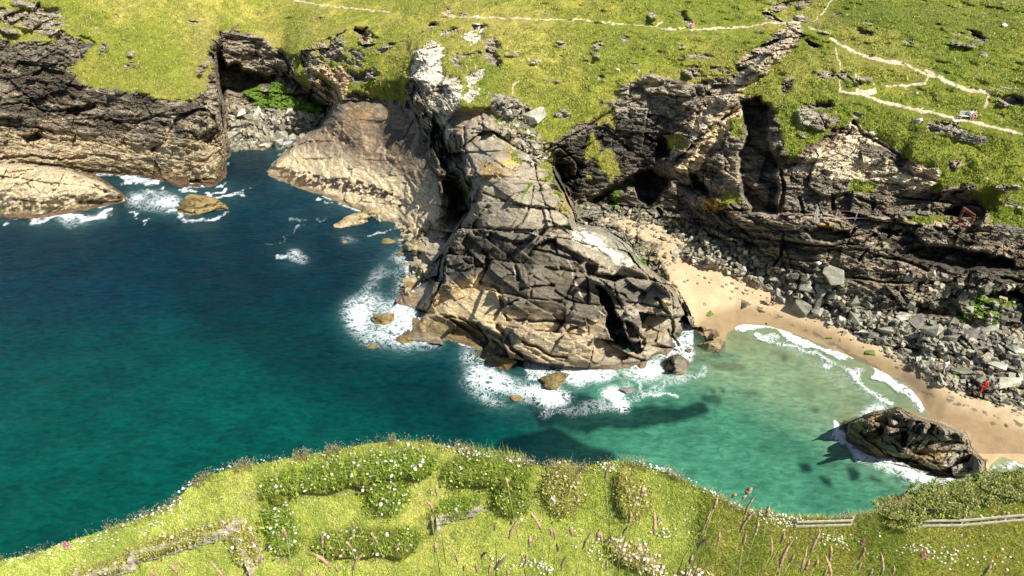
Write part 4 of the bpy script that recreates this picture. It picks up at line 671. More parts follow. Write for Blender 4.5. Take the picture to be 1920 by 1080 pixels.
HZ((-700, 1420, 45), (4600, 1300, 45)); HZ((-700, 1620, 47.6), (4600, 1620, 47.6)); HZ((-700, 1700, 48), (4600, 1700, 48))
hx = np.arange(-640, 4541, 4.0); hy = np.arange(790, 1641, 4.0); HU, HV = np.meshgrid(hx, hy)
HI = blur(raster(hc, HU, HV, hx, hy), 3)
HI[~np.isfinite(HI)] = 1/20.
def hdepth(u, v):
    u = np.asarray(u, float); v = np.asarray(v, float)
    a = np.clip((u-hx[0])/4, 0, len(hx)-1.001); b = np.clip((v-hy[0])/4, 0, len(hy)-1.001); i = a.astype(int); j = b.astype(int); fa, fb = a-i, b-j
    q = (HI[j, i]*(1-fa)+HI[j, i+1]*fa)*(1-fb) + (HI[j+1, i]*(1-fa)+HI[j+1, i+1]*fa)*fb
    return 1/q
gu = np.concatenate([np.arange(-600, -20, 25), np.arange(-20, 1941, 3.0), np.arange(1945, 4520, 25)]).astype(float); gt = np.linspace(0, 1, 190)**1.5
GU = np.repeat(gu[None], len(gt), 0); cvi = np.interp(gu, cu, cv); GV = cvi[None] + (1600-cvi[None])*gt[:, None]
gs = hdepth(GU, GV); q3 = ray(GU, GV)
GX, GY, GZ = (q3[0]*gs).astype(f4), (q3[1]*gs).astype(f4), (H+q3[2]*gs).astype(f4)
hn = fbm(GX, GY, GZ*0, 2.2, 4, 301); hn2 = fbm(GX, GY, GZ*0, .45, 4, 311); hn3 = fbm(GX, GY, GZ*0, 6, 3, 321)
rough_z = sstep(GU + (hn-.5)*200, 1240, 1400) + .45*sstep(GV, 1040, 1130); rough_z = np.clip(rough_z, 0, 1).astype(f4)
GZ2 = GZ + (hn-.5)*.30 + (hn2-.5)*(.07 + .12*rough_z)
# cliff below the crest, out of sight from the viewpoint, down into the sea
sk = []
for r, (dzk, dyk) in enumerate([(0.35, .25), (1.2, .5), (3, 1.0), (7, 2.2), (13, 4.0), (20, 6.0), (28, 8.5), (40, 12)]):
    nx_ = (vnoise(GX[0]/3, GY[0]*0 + r, GY[0]*0, 330) - .5) * min(dzk*.25, 2.0)
    sk.append(np.stack([GX[0] + nx_, GY[0] + dyk + nx_*.5, np.maximum(GZ2[0] - dzk, -4)], -1))
HP = np.stack([GX, GY, GZ2], -1)
allH = np.concatenate([np.stack(sk[::-1]), HP], 0); nr, nc = allH.shape[:2]; K = len(sk)
ih = np.arange(nr*nc).reshape(nr, nc); qh = np.stack([ih[1:, :-1], ih[1:, 1:], ih[:-1, 1:], ih[:-1, :-1]], -1)
LAWN, LUSH, DRY, BARE = c3(.58, .64, .14), c3(.40, .50, .06), c3(.50, .40, .17), c3(.55, .46, .30)
a1_ = sstep(hn, .40, .62)[..., None]; TH = LAWN*(1-a1_) + c3(.68, .67, .20)*a1_
a2_ = (sstep(hn2, .52, .68))[..., None]*.6; TH = TH*(1-a2_) + LUSH*a2_
TH = TH*(1-rough_z[..., None]*.75) + (c3(.46, .55, .08)*(1-a1_) + c3(.58, .50, .17)*a1_)*rough_z[..., None]*.75
a3_ = sstep(hn*.5+hn3*.5, .56, .66)[..., None]*.55; TH = TH*(1-a3_) + DRY*a3_
GW, GV2 = GU + (hn2-.5)*14, GV + (hn2-.5)*10
for ps in [[(512, 995), (530, 1010), (545, 1060), (520, 1055), (508, 1020)], [(430, 925), (480, 920), (470, 945)], [(590, 970), (640, 965), (640, 975)], [(790, 985), (880, 965), (900, 970), (800, 992)], [(0, 1065), (90, 1050), (100, 1062), (10, 1080)], [(560, 920), (700, 915), (700, 922), (570, 930)]]:
    m = inpoly(GW, GV2, ps)[..., None]*.75; TH = TH*(1-m) + BARE*m
TH = np.concatenate([np.broadcast_to(c3(.18, .15, .11), (K, nc, 3)), TH], 0)
for nme, sl, mt in (('headland', slice(K, nr-1), M_GRASS), ('cliff', slice(0, K), M_ROCK)):
    qq = qh[sl].reshape(-1, 4); used, iv = np.unique(qq, return_inverse=True)
    tag(np_mesh(nme, allH.reshape(-1, 3)[used], iv.reshape(-1, 4), mt, None, True, {'tint': ('FLOAT_COLOR', TH.reshape(-1, 3)[used])}), kind='structure')
def hp(u, v):
    s = hdepth(u, v); r = ray(np.asarray(u, float), np.asarray(v, float)); x, y, z = r[0]*s, r[1]*s, H + r[2]*s
    x4, y4 = np.atleast_1d(x).astype(f4), np.atleast_1d(y).astype(f4)
    z = z + (fbm(x4, y4, y4*0, 2.2, 4, 301)-.5)*.30
    return np.stack([np.atleast_1d(x), np.atleast_1d(y), np.atleast_1d(z)], -1)
def hpt(u, v): return Vector(hp(u, v)[0])
# ---- blades: two-triangle tapering leaves, many in one mesh
M_BLADE = flat_mat('grass blade', (1, 1, 1), .75, .15, 8, attr='tint', trans=.3)
M_LEAF = flat_mat('leaf', (1, 1, 1), .7, .2, 10, attr='tint', trans=.25)
def blades(P, hgt, wid, lean, colr, rg):
    """tapered bent blades; arrays of n"""
    n = len(P); a = rg.uniform(0, 2*np.pi, n); b = rg.uniform(0, 2*np.pi, n)
    wx = np.stack([np.cos(a), np.sin(a), a*0], -1) * wid[:, None]/2
    ld = np.stack([np.cos(b), np.sin(b), b*0], -1) * (hgt*lean)[:, None]
    up = np.zeros((n, 3)); up[:, 2] = hgt
    v = np.stack([P-wx, P+wx, P + up*.55 + ld*.3 + wx*.7, P + up*.55 + ld*.3 - wx*.7, P + up*.95 + ld], 1).reshape(-1, 3)
    k5 = np.arange(n)*5
    f = np.concatenate([np.stack([k5, k5+1, k5+2], -1), np.stack([k5, k5+2, k5+3], -1), np.stack([k5+3, k5+2, k5+4], -1)])
    return v, f, np.repeat(colr, 5, 0)
def leaves(P, size, colr, rg, flat=.5):
    n = len(P); d = rg.normal(size=(n, 3)); d[:, 2] = np.abs(d[:, 2]) + flat; d /= np.linalg.norm(d, axis=1, keepdims=True)
    x = np.cross(d, rg.normal(size=(n, 3))); x /= np.linalg.norm(x, axis=1, keepdims=True) + 1e-9; y = np.cross(d, x)
    s = size[:, None]
    v = np.stack([P - x*s*.5, P + y*s*.28, P + x*s*.5, P - y*s*.28], 1).reshape(-1, 3); k4 = np.arange(n)*4
    return v, np.stack([k4, k4+1, k4+2, k4+3], -1), np.repeat(colr, 4, 0)
def pick(cols, n, rg, jit=.2):
    c = np.array(cols, f4)[rg.integers(0, len(cols), n)]; return np.clip(c * (1 + rg.uniform(-jit, jit, (n, 1))), 0, .9)
r2 = np.random.default_rng(5)
n = 265000
u = np.where(np.arange(n) < 230000, r2.uniform(-20, 1940, n), np.where(r2.random(n) < .3, r2.uniform(-350, -20, n), r2.uniform(1940, 2900, n))); c0 = np.interp(u, cu, cv); v = c0 + (1130-c0)*r2.uniform(0, 1, n)**1.0
P = hp(u, v); dist = np.linalg.norm(P - np.array([0, 0, H]), axis=1)
rz = np.clip(sstep(u + (vnoise(P[:, 0].astype(f4), P[:, 1].astype(f4), P[:, 0].astype(f4)*0, 340)-.5)*200, 1240, 1400) + .6*sstep(v, 1040, 1110), 0, 1)
cl_ = fbm(P[:, 0].astype(f4), P[:, 1].astype(f4), P[:, 0].astype(f4)*0, .8, 3, 341)
hgt = np.where(rz > .5, r2.uniform(.10, .26, n), r2.uniform(.03, .085, n)) * (.5 + cl_*1.1); hgt = np.where(dist > 26, hgt*1.4, hgt)
wid = np.clip(dist*.00085, .006, .035)
cA = pick([(.60, .70, .14), (.70, .74, .20), (.48, .62, .09), (.76, .70, .30)], n, r2); cB = pick([(.36, .50, .06), (.48, .56, .08), (.60, .60, .16), (.56, .42, .18), (.24, .36, .04), (.50, .36, .17)], n, r2)
cB = np.clip(cB*1.2, 0, .8); cc = np.where((rz > r2.uniform(.2, .8, n))[:, None], cB, cA); dk = sstep(cl_, .5, .68)[:, None]*.45; cc = cc*(1-dk) + np.array([.26, .38, .04])*dk
v1, f1_, c1 = blades(P, hgt, wid, r2.uniform(.2, .9, n), cc, r2)
tag(np_mesh('grass', v1, f1_, M_BLADE, None, False, {'tint': ('FLOAT_COLOR', c1)}), 'short and rough green grass blades covering the near headland', 'grass', kind='stuff')
kk = r2.integers(0, len(gii), 95000); Pg = np.stack([PX[gjj[kk], gii[kk]], PY[gjj[kk], gii[kk]], PZ[gjj[kk], gii[kk]]], -1).astype(float)
tq2 = (nB[gjj[kk], gii[kk]]*.5 + nC[gjj[kk], gii[kk]]*.5); keep = (tq2 > .47) | (r2.uniform(0, 1, len(kk)) < .25); Pg = Pg[keep]; ug = U[gjj[kk], gii[kk]][keep]; tq2 = tq2[keep]; n = len(Pg)
cw = np.where((r2.uniform(0, 1, n) < .25 + .6*sstep(ug, 900, 1500))[:, None], pick([(.24, .32, .035), (.30, .37, .05), (.19, .27, .03), (.38, .40, .08)], n, r2), pick([(.40, .42, .08), (.52, .49, .13), (.30, .35, .05), (.56, .46, .18)], n, r2)); cw = cw*(.55 + .9*tq2)[:, None]
vg, fg, cg = blades(Pg, r2.uniform(.10, .34, n)*(.5+tq2), r2.uniform(.08, .20, n), r2.uniform(.3, 1.0, n), cw, r2)
tag(np_mesh('hillside_grass', vg, fg, M_BLADE, None, False, {'tint': ('FLOAT_COLOR', cg)}), 'coarse tufts of grass and heath all over the far hillside', 'grass', kind='stuff')
# seeding grasses along the cliff edge
n = 5200
u = np.concatenate([r2.uniform(340, 1440, 3900), r2.uniform(-10, 340, 600), r2.uniform(1400, 1700, 700)]); wgt = vnoise((u/35).astype(f4), (u*0).astype(f4), (u*0).astype(f4), 350)
u = u[(wgt > .5) | (np.arange(len(u)) % 7 == 0)]; n = len(u); v = np.interp(u, cu, cv) + r2.uniform(0, 9, n)**1.2; P = hp(u, v); hgt = r2.uniform(.14, .36, n)
s1 = blades(P, hgt, np.full(n, .010), r2.uniform(.05, .35, n), pick([(.34, .28, .10), (.26, .26, .07)], n, r2), r2)
hd = P + np.stack([r2.normal(0, .04, n), r2.normal(0, .04, n), hgt], -1); hd2 = np.repeat(hd, 3, 0) + r2.normal(0, .022, (3*n, 3))
s2 = leaves(hd2, np.full(3*n, .028), pick([(.50, .38, .20), (.46, .32, .18), (.55, .50, .24)], 3*n, r2), r2)
eo = np_mesh('seeding_grass', s1[0], s1[1], M_BLADE, None, False, {'tint': ('FLOAT_COLOR', s1[2])}); tag(eo, 'thin seeding grasses fringing the edge of the near cliff', 'grass', kind='stuff')
np_mesh('seed_heads', s2[0], s2[1], M_BLADE, eo, False, {'tint': ('FLOAT_COLOR', s2[2])}); tag(bpy.data.objects['seed_heads'], kind='stuff')
# wild flowers strewn in the turf
def discs(P, r, colr, rg, k=6):
    n = len(P); t = rg.normal(0, .35, (n, 2)); a = np.arange(k)*2*np.pi/k
    ring = np.stack([np.cos(a), np.sin(a)], -1); x = ring[None, :, 0]*r[:, None]; y = ring[None, :, 1]*r[:, None]
    z = t[:, :1]*x + t[:, 1:]*y; V_ = np.concatenate([np.stack([x, y, z], -1) + P[:, None], (P + np.array([0, 0, .008]))[:, None]], 1).reshape(-1, 3)
    b = (np.arange(n)*(k+1))[:, None]; i = np.arange(k)[None]
    f = np.stack([b+i, b+(i+1) % k, np.broadcast_to(b+k, (n, k))], -1).reshape(-1, 3); return V_, f, np.repeat(colr, k+1, 0)
M_PETAL = flat_mat('petal', (1, 1, 1), .6, .06, 20, attr='tint', trans=.2)
def flowers_at(P, rmin, rmax, cols, name, label=None, cat=None, parent=None, rg=r2):
    v, f, c = discs(P, rg.uniform(rmin, rmax, len(P)), pick(cols, len(P), rg, .08), rg)
    o = np_mesh(name, v, f, M_PETAL, parent, False, {'tint': ('FLOAT_COLOR', c)}); tag(o, label, cat, kind='stuff'); return o
WH = [(.85, .84, .78), (.8, .78, .68)]; PK = [(.70, .52, .50), (.75, .62, .58)]; YE = [(.65, .50, .03)]
fu, fv = [], []
def strew(n, u0, v0, u1, v1, sp):
    n = int(n*.6); t = r2.uniform(0, 1, n); fu.append(u0+(u1-u0)*t + r2.normal(0, sp, n)); fv.append(v0+(v1-v0)*t + r2.normal(0, sp*.5, n))
strew(70, 840, 848, 905, 862, 5); strew(90, 905, 860, 1000, 876, 6); strew(40, 1120, 880, 1160, 885, 8); strew(150, 1420, 975, 1500, 990, 9); strew(60, 1535, 1012, 1580, 1025, 7); strew(60, 1225, 880, 1260, 890, 6); strew(60, 1320, 925, 1420, 970, 6); strew(40, 1190, 868, 1300, 905, 4)
strew(80, 985, 1055, 1030, 1075, 10); strew(30, 920, 1050, 960, 1070, 10); strew(70, 1700, 1030, 1780, 1060, 12); strew(120, 1450, 1000, 1900, 1060, 25); strew(60, 1700, 960, 1920, 975, 10); strew(60, 240, 985, 345, 945, 6); strew(25, 340, 920, 360, 912, 5); strew(90, 20, 1060, 330, 980, 12); strew(90, 420, 880, 800, 850, 12); strew(60, 1080, 1000, 1130, 1060, 14); strew(30, 1220, 990, 1260, 1010, 10)
u, v = np.concatenate(fu), np.concatenate(fv); v = np.maximum(v, np.interp(u, cu, cv)+1); P = hp(u, v); P[:, 2] += r2.uniform(.10, .22, len(P))
dd = np.linalg.norm(P - np.array([0, 0, H]), axis=1)
vf, ff, cf = discs(P, dd*.0012*r2.uniform(.7, 1.2, len(P)), pick(WH, len(P), r2, .08), r2)
tag(np_mesh('white_flowers', vf, ff, M_PETAL, None, False, {'tint': ('FLOAT_COLOR', cf)}), 'small white flowers strewn through the turf of the near headland', 'flowers', kind='stuff')
strew(0, 0, 0, 0, 0, 1); u = r2.uniform(100, 1900, 420); v = np.interp(u, cu, cv) + r2.uniform(2, 120, 420); P = hp(u, v); P[:, 2] += .1
vf, ff, cf = discs(P, np.full(420, .022), pick(YE + PK + PK, 420, r2, .1), r2)
tag(np_mesh('pink_and_yellow_flowers', vf, ff, M_PETAL, None, False, {'tint': ('FLOAT_COLOR', cf)}), 'tiny pink and yellow flowers dotted about the near turf', 'flowers', kind='stuff')
# ---- ruined walls grown over with turf and flowers
M_STONE = flat_mat('slate walling', (.40, .35, .27), .9, .45, 5, bump=.8, dist=.03)
def stone_course(mb, a, b, zlo, zhi, thick, rg, size=.22, hh=.07):
    a, b = Vector(a), Vector(b); d = b-a; L = d.length
    if L < .05: return
    d.normalize(); yaw = math.atan2(d.y, d.x); z = zlo
    while z < zhi:
        h = hh*rg.uniform(.7, 1.5); s = 0
        while s < L:
            l = size*rg.uniform(.6, 1.7); p = a + d*(s+l/2); p = Vector((p.x, p.y, a.z + (b.z-a.z)*min(1, (s+l/2)/L) + z + h/2))
            R = Matrix.Rotation(yaw + rg.uniform(-.07, .07), 3, 'Z') @ Matrix.Rotation(rg.uniform(-.06, .06), 3, 'X')
            mb.box(p + Vector((rg.uniform(-.02, .02), rg.uniform(-.02, .02), 0)), (l*.94, thick*rg.uniform(.8, 1.15), h*.9), R); s += l
        z += h
def ruin_wall(path, wdt, hgt, label, nleaf, nfl, leafc, flc=WH, stone=False, seed=0, bushy=1.0, name='ruined_wall', cat='ruined wall', group='ruined walls on the near terrace'):
    rg = np.random.default_rng(seed+900); rr_ = random.Random(seed)
    pts = [hpt(*p) for p in path]; org = pts[0].copy(); root = empty(name, org); tag(root, label, cat, group)
    loc = [p-org for p in pts]
    # resample the centre line
    cl2 = []; hgt = hgt*.68
    for a, b in zip(loc[:-1], loc[1:]):
        k_ = max(2, int((b-a).length/.12)); cl2 += [a+(b-a)*i/k_ for i in range(k_)]
    cl2.append(loc[-1]); m_ = len(cl2)
    if stone:
        mb = MB()
        for i in range(0, m_-1, 4):
            a, b = cl2[i], cl2[min(i+4, m_-1)]; d = (b-a)
            if d.length < .03: continue
            d.normalize(); s = Vector((-d.y, d.x, 0)).normalized()*wdt*.46
            for sg in (-1, 1): stone_course(mb, a+s*sg, b+s*sg, -.12, hgt*.72, .12, rr_)
        for e, o in ((cl2[0], cl2[1]), (cl2[-1], cl2[-2])):
            d = (e-o).normalized(); s = Vector((-d.y, d.x, 0)).normalized()*wdt*.42; stone_course(mb, e+d*.03-s, e+d*.03+s, -.12, hgt*.72, .12, rr_)
        mb.build('stonework', M_STONE, root)
    # turf cap: a lumpy loaf over the wall
    ns = 11; vs = []
    for i, c in enumerate(cl2):
        d = (cl2[min(i+1, m_-1)] - cl2[max(i-1, 0)]).normalized(); s = Vector((-d.y, d.x, 0)).normalized(); ends = min(1, min(i, m_-1-i)/3 + .35)
        for j in range(ns):
            a = math.pi*j/(ns-1); wv = wdt*(.60 if stone else .70)*ends*(1 + .9*(float(vnoise(f4(c.x*2+j*.7), f4(c.y*2), f4(j*.5+seed)))-.5)); hv = hgt*(.30 + .85*float(vnoise(f4(c.x*2.3+seed), f4(c.y*2.3), f4(j*.35))))*(.6+.4*ends)
            low = (-.1 if not stone else hgt*.12)
            vs.append(c + s*math.cos(a)*wv + Vector((0, 0, low + (hv-low)*math.sin(a)**.6)))
    fs = [[i*ns+j, i*ns+j+1, (i+1)*ns+j+1, (i+1)*ns+j] for i in range(m_-1) for j in range(ns-1)] + [list(range(ns))[::-1], [(m_-1)*ns+j for j in range(ns)]]
    tc = pick([(.20, .22, .04)], len(vs), rg, .2); np_mesh('turf_cap', np.array(vs), fs, M_GRASS, root, True, {'tint': ('FLOAT_COLOR', tc)})
    va = np.array(vs)
    def on_top(n_, up):
        i = rg.integers(0, m_, n_); j = rg.integers(1, ns-1, n_); q = va[i*ns+j] + rg.normal(0, 1, (n_, 3))*np.array([.11, .11, .03]); q[:, 2] += rg.uniform(-.02, up, n_); return q
    nl = int(nleaf*.6); v_, f_, c_ = leaves(on_top(nl, .14*bushy), rg.uniform(.05, .11, nl)*bushy**.5, pick(leafc, nl, rg, .3), rg)
    np_mesh('foliage', v_, f_, M_LEAF, root, False, {'tint': ('FLOAT_COLOR', c_)})
    nb = int(nleaf*1.3); Pb = on_top(nb, .02); v_, f_, c_ = blades(Pb, rg.uniform(.08, .30, nb)*bushy, np.full(nb, .016), rg.uniform(.3, 1.1, nb), pick(leafc + [(.32, .30, .08)], nb, rg, .25), rg)
    np_mesh('grass_tufts', v_, f_, M_BLADE, root, False, {'tint': ('FLOAT_COLOR', c_)})
    nfl = int(nfl*.9)
    if nfl:
        Pf = on_top(nfl, .16*bushy); Pf[:, 2] += .06; v_, f_, c_ = discs(Pf, rg.uniform(.025, .055, nfl), pick(flc, nfl, rg, .08), rg); np_mesh('blossoms', v_, f_, M_PETAL, root, False, {'tint': ('FLOAT_COLOR', c_)})
    return root
LG = [(.22, .36, .03), (.34, .48, .04), (.14, .22, .02), (.48, .54, .09)]; LY_ = [(.46, .50, .08), (.56, .53, .14), (.34, .40, .06), (.58, .44, .22)]; LM = LG + [(.28, .26, .06)]
ruin_wall([(500, 922), (540, 905), (600, 898), (660, 888), (700, 880), (760, 872), (810, 885)], .62, .55, 'long overgrown wall with white flowers nearest the cliff edge, left of the middle', 5200, 170, LG, seed=1, bushy=1.25)
ruin_wall([(722, 895), (728, 925), (735, 965)], .55, .5, 'short green wall studded with white flowers running down from the long wall', 2800, 110, LG, seed=2, bushy=1.2)
ruin_wall([(520, 958), (530, 990), (548, 1035)], .5, .5, 'overgrown wall end with a dense clump of big white flower heads', 2600, 120, LG, seed=3, bushy=1.2)
ruin_wall([(845, 893), (880, 885), (930, 882), (985, 898)], .6, .5, 'green leafy wall beside the cliff edge right of the middle gap', 3400, 40, LM, seed=4, bushy=1.2)
ruin_wall([(950, 905), (962, 930), (975, 962)], .62, .55, 'wall with pink thrift and yellow flowers and a shaded left face', 2600, 50, LM, PK+WH, seed=5, bushy=1.1)
ruin_wall([(1050, 890), (1058, 920), (1062, 962)], .65, .55, 'wall of yellowish tufts with a dark left side and a white flower patch on top', 2600, 45, LY_, WH+PK, seed=6, bushy=1.1)
ruin_wall([(1170, 900), (1185, 925), (1200, 962)], .7, .45, 'rightmost grassy wall stub with pale dry tufts', 2200, 30, LY_, WH+PK, seed=7)
ruin_wall([(822, 968), (850, 958), (888, 950)], .5, .35, 'small low wall with five white flowers and a bare stone corner', 1500, 14, LG, seed=8, stone=True)
ruin_wall([(600, 1018), (660, 1010), (720, 1008), (785, 1012)], .62, .35, 'low overgrown wall with pink heather in front of the lawn', 3200, 90, LM, PK, seed=9)
ruin_wall([(255, 1038), (300, 1028), (350, 1012), (400, 1000), (440, 990)], .42, .42, 'bare dry stone wall with dark joints edging the left lawn', 1500, 30, LY_, PK, seed=10, stone=True)
ruin_wall([(450, 990), (462, 1015), (478, 1055)], .45, .38, 'stony wall arm turning down from the left lawn corner', 1300, 40, LY_, PK+WH, seed=11, stone=True)
ruin_wall([(150, 1078), (200, 1064), (250, 1052)], .42, .3, 'pale slate wall end in the bottom left corner', 700, 20, LY_, PK, seed=12, stone=True)
ruin_wall([(1150, 1018), (1180, 1030), (1215, 1052), (1235, 1078)], .5, .4, 'mound of pink heather over a dark wall near the bottom', 1900, 200, LY_, PK, seed=13, bushy=.8)
# ---- bushes on the far right shoulder
def bush(u, v, rad, hgt, n_, cols, label, name='bush', cat='bush', group=None, fl=0, seed=0, flc=WH, leaf=(.08, .2)):
    rg = np.random.default_rng(seed+50); base = hpt(u, v); root = empty(name, base); tag(root, label, cat, group)
    mb = MB()
    for i in range(7):
        a = rg.uniform(0, 6.28); tip = Vector((math.cos(a)*rad*.5, math.sin(a)*rad*.5, hgt*rg.uniform(.5, .8))); mb.tube([(0, 0, -.1), tip*.5, tip], [.03, .02, .008], 5)
    mb.build('stems', flat_mat('stem', (.12, .09, .05)) if 'stem' not in bpy.data.materials else bpy.data.materials['stem'], root)
    d = rg.normal(size=(n_, 3)); d /= np.linalg.norm(d, axis=1, keepdims=True); d[:, 2] = np.abs(d[:, 2]); lump = .72 + .5*vnoise((d[:, 0]*2.2+seed).astype(f4), (d[:, 1]*2.2).astype(f4), (d[:, 2]*2.2).astype(f4), 9)
    Pq = d * (lump * rg.uniform(.75, 1.05, n_)**.6)[:, None] * np.array([rad, rad*.85, hgt*.7]); v_, f_, c_ = leaves(Pq, rg.uniform(*leaf, n_), pick(cols, n_, rg, .3), rg)
    np_mesh('leaves', v_, f_, M_LEAF, root, False, {'tint': ('FLOAT_COLOR', c_)})
    if fl:
        Pf = d[:fl] * lump[:fl, None] * 1.03 * np.array([rad, rad*.85, hgt]); v_, f_, c_ = discs(Pf, rg.uniform(.04, .07, fl), pick(flc, fl, rg, .1), rg); np_mesh('blossoms', v_, f_, M_PETAL, root, False, {'tint': ('FLOAT_COLOR', c_)})
    return root
BG = [(.40, .33, .18), (.30, .24, .12), (.12, .20, .02), (.22, .32, .03), (.34, .42, .05), (.08, .12, .015), (.42, .42, .09)]
k_ = 0
for u in range(1672, 1960, 22):
    for dv in (3, 15):
        vv = float(np.interp(u, cu, cv)) + dv + (k_ % 3)*4; k_ += 1
        bush(u + (13 if dv > 10 else 0), vv, random.uniform(.42, .68), random.uniform(.14, .3), 1500, BG, 'dense dark green bramble bush on the slope above the shingle at the far right', group='bramble bushes above the right-hand fence', seed=k_, fl=0, flc=PK, leaf=(.035, .09))
if 0: bush(1610, 985, .5, .45, 700, LG, 'bright green bush beside the right end of the short fence', seed=90); bush(1560+35, 972, .4, .3, 400, LG, 'small round bush behind the short fence', seed=91)
DT = [(.42, .34, .26), (.34, .27, .20), (.50, .42, .34)]
bush(1300, 1092, .55, .42, 1600, DT, 'dry greyish pink heather bush in the bottom right of the middle', 'heather_bush', seed=92, leaf=(.02, .07), fl=60, flc=PK)
# ---- seed heads and foxgloves close to the viewpoint
M_STEM = flat_mat('grass stem', (.34, .36, .10), .6, .2, 6, trans=.2); M_SEED = flat_mat('seed head', (.44, .29, .16), .9, .5, 40, bump=.8, dist=.01); M_PINK = flat_mat('foxglove petal', (.60, .08, .38), .6, .3, 30)
def lump_head(L, R, seed, tilt=0.0):
    rg = random.Random(seed); vs, fs, n_, k_ = [], [], 9, 7
    for i in range(n_):
        t = i/(n_-1); r = R*max(.12, math.sin(math.pi*min(1, t*.93+.05))**.6)*rg.uniform(.72, 1.25)
        for j in range(k_):
            a = 2*math.pi*j/k_ + i*.5; q = r*rg.uniform(.75, 1.3); vs.append((q*math.cos(a) + tilt*t*t*L, q*math.sin(a), t*L + rg.uniform(-.002, .002)))
    for i in range(n_-1):
        for j in range(k_): fs.append([i*k_+j, i*k_+(j+1) % k_, (i+1)*k_+(j+1) % k_, (i+1)*k_+j])
    return vs, fs + [list(range(k_))[::-1], [(n_-1)*k_+j for j in range(k_)]]
protos = []
for s_ in range(5):
    root = empty('grass_stalk', (0, 0, 0)); Ls = 1.0; bend = (.05, -.07, .1, -.03, .02)[s_]
    m1 = MB().tube([(0, 0, -Ls), (bend*.2, 0, -Ls*.6), (bend*.1, 0, -Ls*.25), (0, 0, 0)], [.0032, .0028, .0022, .0018], 5); m1.build('stem', M_STEM, root, True)
    vs, fs = lump_head((.10, .13, .075, .15, .085)[s_], (.0075, .009, .010, .007, .0085)[s_], s_, (.1, .35, .0, -.3, .1)[s_]); np_mesh('seed_head', vs, fs, M_SEED, root, True)
    protos.append(root)
SH = [(538, 1000), (605, 1017), (333, 1063), (347, 1058), (295, 1073), (567, 1067), (620, 1053), (633, 1060), (422, 1075), (598, 1070), (820, 920), (812, 950), (810, 970), (662, 980), (708, 1007), (660, 1020), (663, 1057), (817, 1023), (857, 1047), (953, 903), (927, 983), (955, 1000), (993, 1013), (1015, 987), (1033, 993), (1040, 1000), (1045, 1022), (1073, 993), (1092, 1018), (1118, 1003), (1128, 1010), (1053, 1058), (985, 1045), (1168, 993), (1180, 967), (1228, 973), (1227, 993), (1202, 920), (1135, 890), (1208, 1050), (1137, 1057), (902, 1037), (895, 1060), (870, 1060), (952, 1070), (917, 1070), (928, 1057), (1338, 942), (1397, 955), (1437, 957), (1323, 970), (1310, 987), (1347, 1003), (1387, 987), (1417, 987), (1393, 1010), (1308, 1017), (1293, 1043), (1443, 1033), (1463, 1007), (1472, 1023), (1462, 1053), (1482, 1043), (1518, 1027), (1527, 1052), (1555, 1040), (1610, 1037), (1608, 1055), (1500, 1060), (1510, 1057), (1540, 1073), (1557, 1073), (1628, 1070), (1650, 1067), (1673, 1065), (1843, 1067)]
def near_ground(x, y):
    for v_ in np.arange(1075, 1620, 6):
        u_ = 960 + x*F/ max(.1, (y*CP + 3)) ; 
        s_ = float(hdepth(u_, v_)); 
        if ray(u_, v_)[1]*s_ <= y: return H + ray(u_, v_)[2]*s_
    return 46.0
rs = random.Random(3)
for i, (u, v) in enumerate(SH):
    first = i < len(protos); src = protos[i % len(protos)]
    s = rs.uniform(3.0, 4.3); p = pt(u, v+12, s); root = src if first else src.copy()
    if not first:
        COL.objects.link(root)
        for ch in src.children: c = ch.copy(); COL.objects.link(c); c.parent = root
    root.location = p; root.rotation_euler = (rs.uniform(-.12, .12), rs.uniform(-.18, .18), rs.uniform(0, 6.28)); root.scale = (1, 1, 1)
    sc = (p.z - near_ground(p.x, p.y) + .05)
    root['_'] = 0; del root['_']
    for ch in root.children:
        if ch.name.startswith('stem'): ch.scale = (1, 1, max(.5, sc))
    tag(root, 'tall thin grass stalk with a lumpy brown seed head close to the viewpoint', 'grass stalk', 'seed-headed stalks close to the viewpoint')
# branching cocksfoot
root = empty('cocksfoot_stalk', pt(1400, 925, 3.2)); tag(root, 'tall branching grass with three pinkish tufts held out over the water', 'grass stalk')
MB().tube([(-.18, 0, -.9), (-.13, 0, -.35), (-.06, 0, -.12), (0, 0, 0)], [.003, .0028, .002, .0015], 5).tube([(-.06, 0, -.12), (-.08, 0, -.06), (-.062, 0, -.02)], .0013, 4).build('stem', M_STEM, root, True)
for dx, dz, L_, R_ in ((.0, -.005, .045, .012), (-.06, -.03, .03, .008), (-.01, -.04, .028, .007)):
    vs, fs = lump_head(L_, R_, int(dx*100)+7, .4); o = np_mesh('seed_tuft', vs, fs, M_SEED, root, True); o.location = (dx, 0, dz)
for (u, v, s, lb) in [(128, 1024, 17, 'pink foxglove standing on the cliff edge at the lower left'), (1613, 1022, 9, 'purple foxglove spike in the grass below the short fence'), (1727, 1045, 8.5, 'small dark purple foxglove in the rough grass at the lower right')]:
    s = float(hdepth(u, v)) if u < 200 else s; g_ = hpt(u, v+4); p = g_; k_ = (p - Vector((0, 0, H))).length/30
    root = empty('foxglove', p); tag(root, lb, 'flower'); MB().tube([(0, 0, -.1), (0.01, 0, .2*k_), (0, 0, .42*k_)], [.006, .005, .003], 5).build('stem', M_STEM, root, True)
    mb = MB(); rg = random.Random(4)
    for i in range(34):
        t = i/33; a = i*2.4; r = (.045*(1-t)+.014)*k_; c = Vector((math.cos(a)*r, math.sin(a)*r, (.16+.26*t)*k_)); e = c*1.0 + Vector((math.cos(a)*r, math.sin(a)*r, -.025*k_)); mb.tube([c*1.0, e], [.006*k_, .014*k_*(1.1-t*.6)], 6)
    mb.build('bells', M_PINK, root, True)
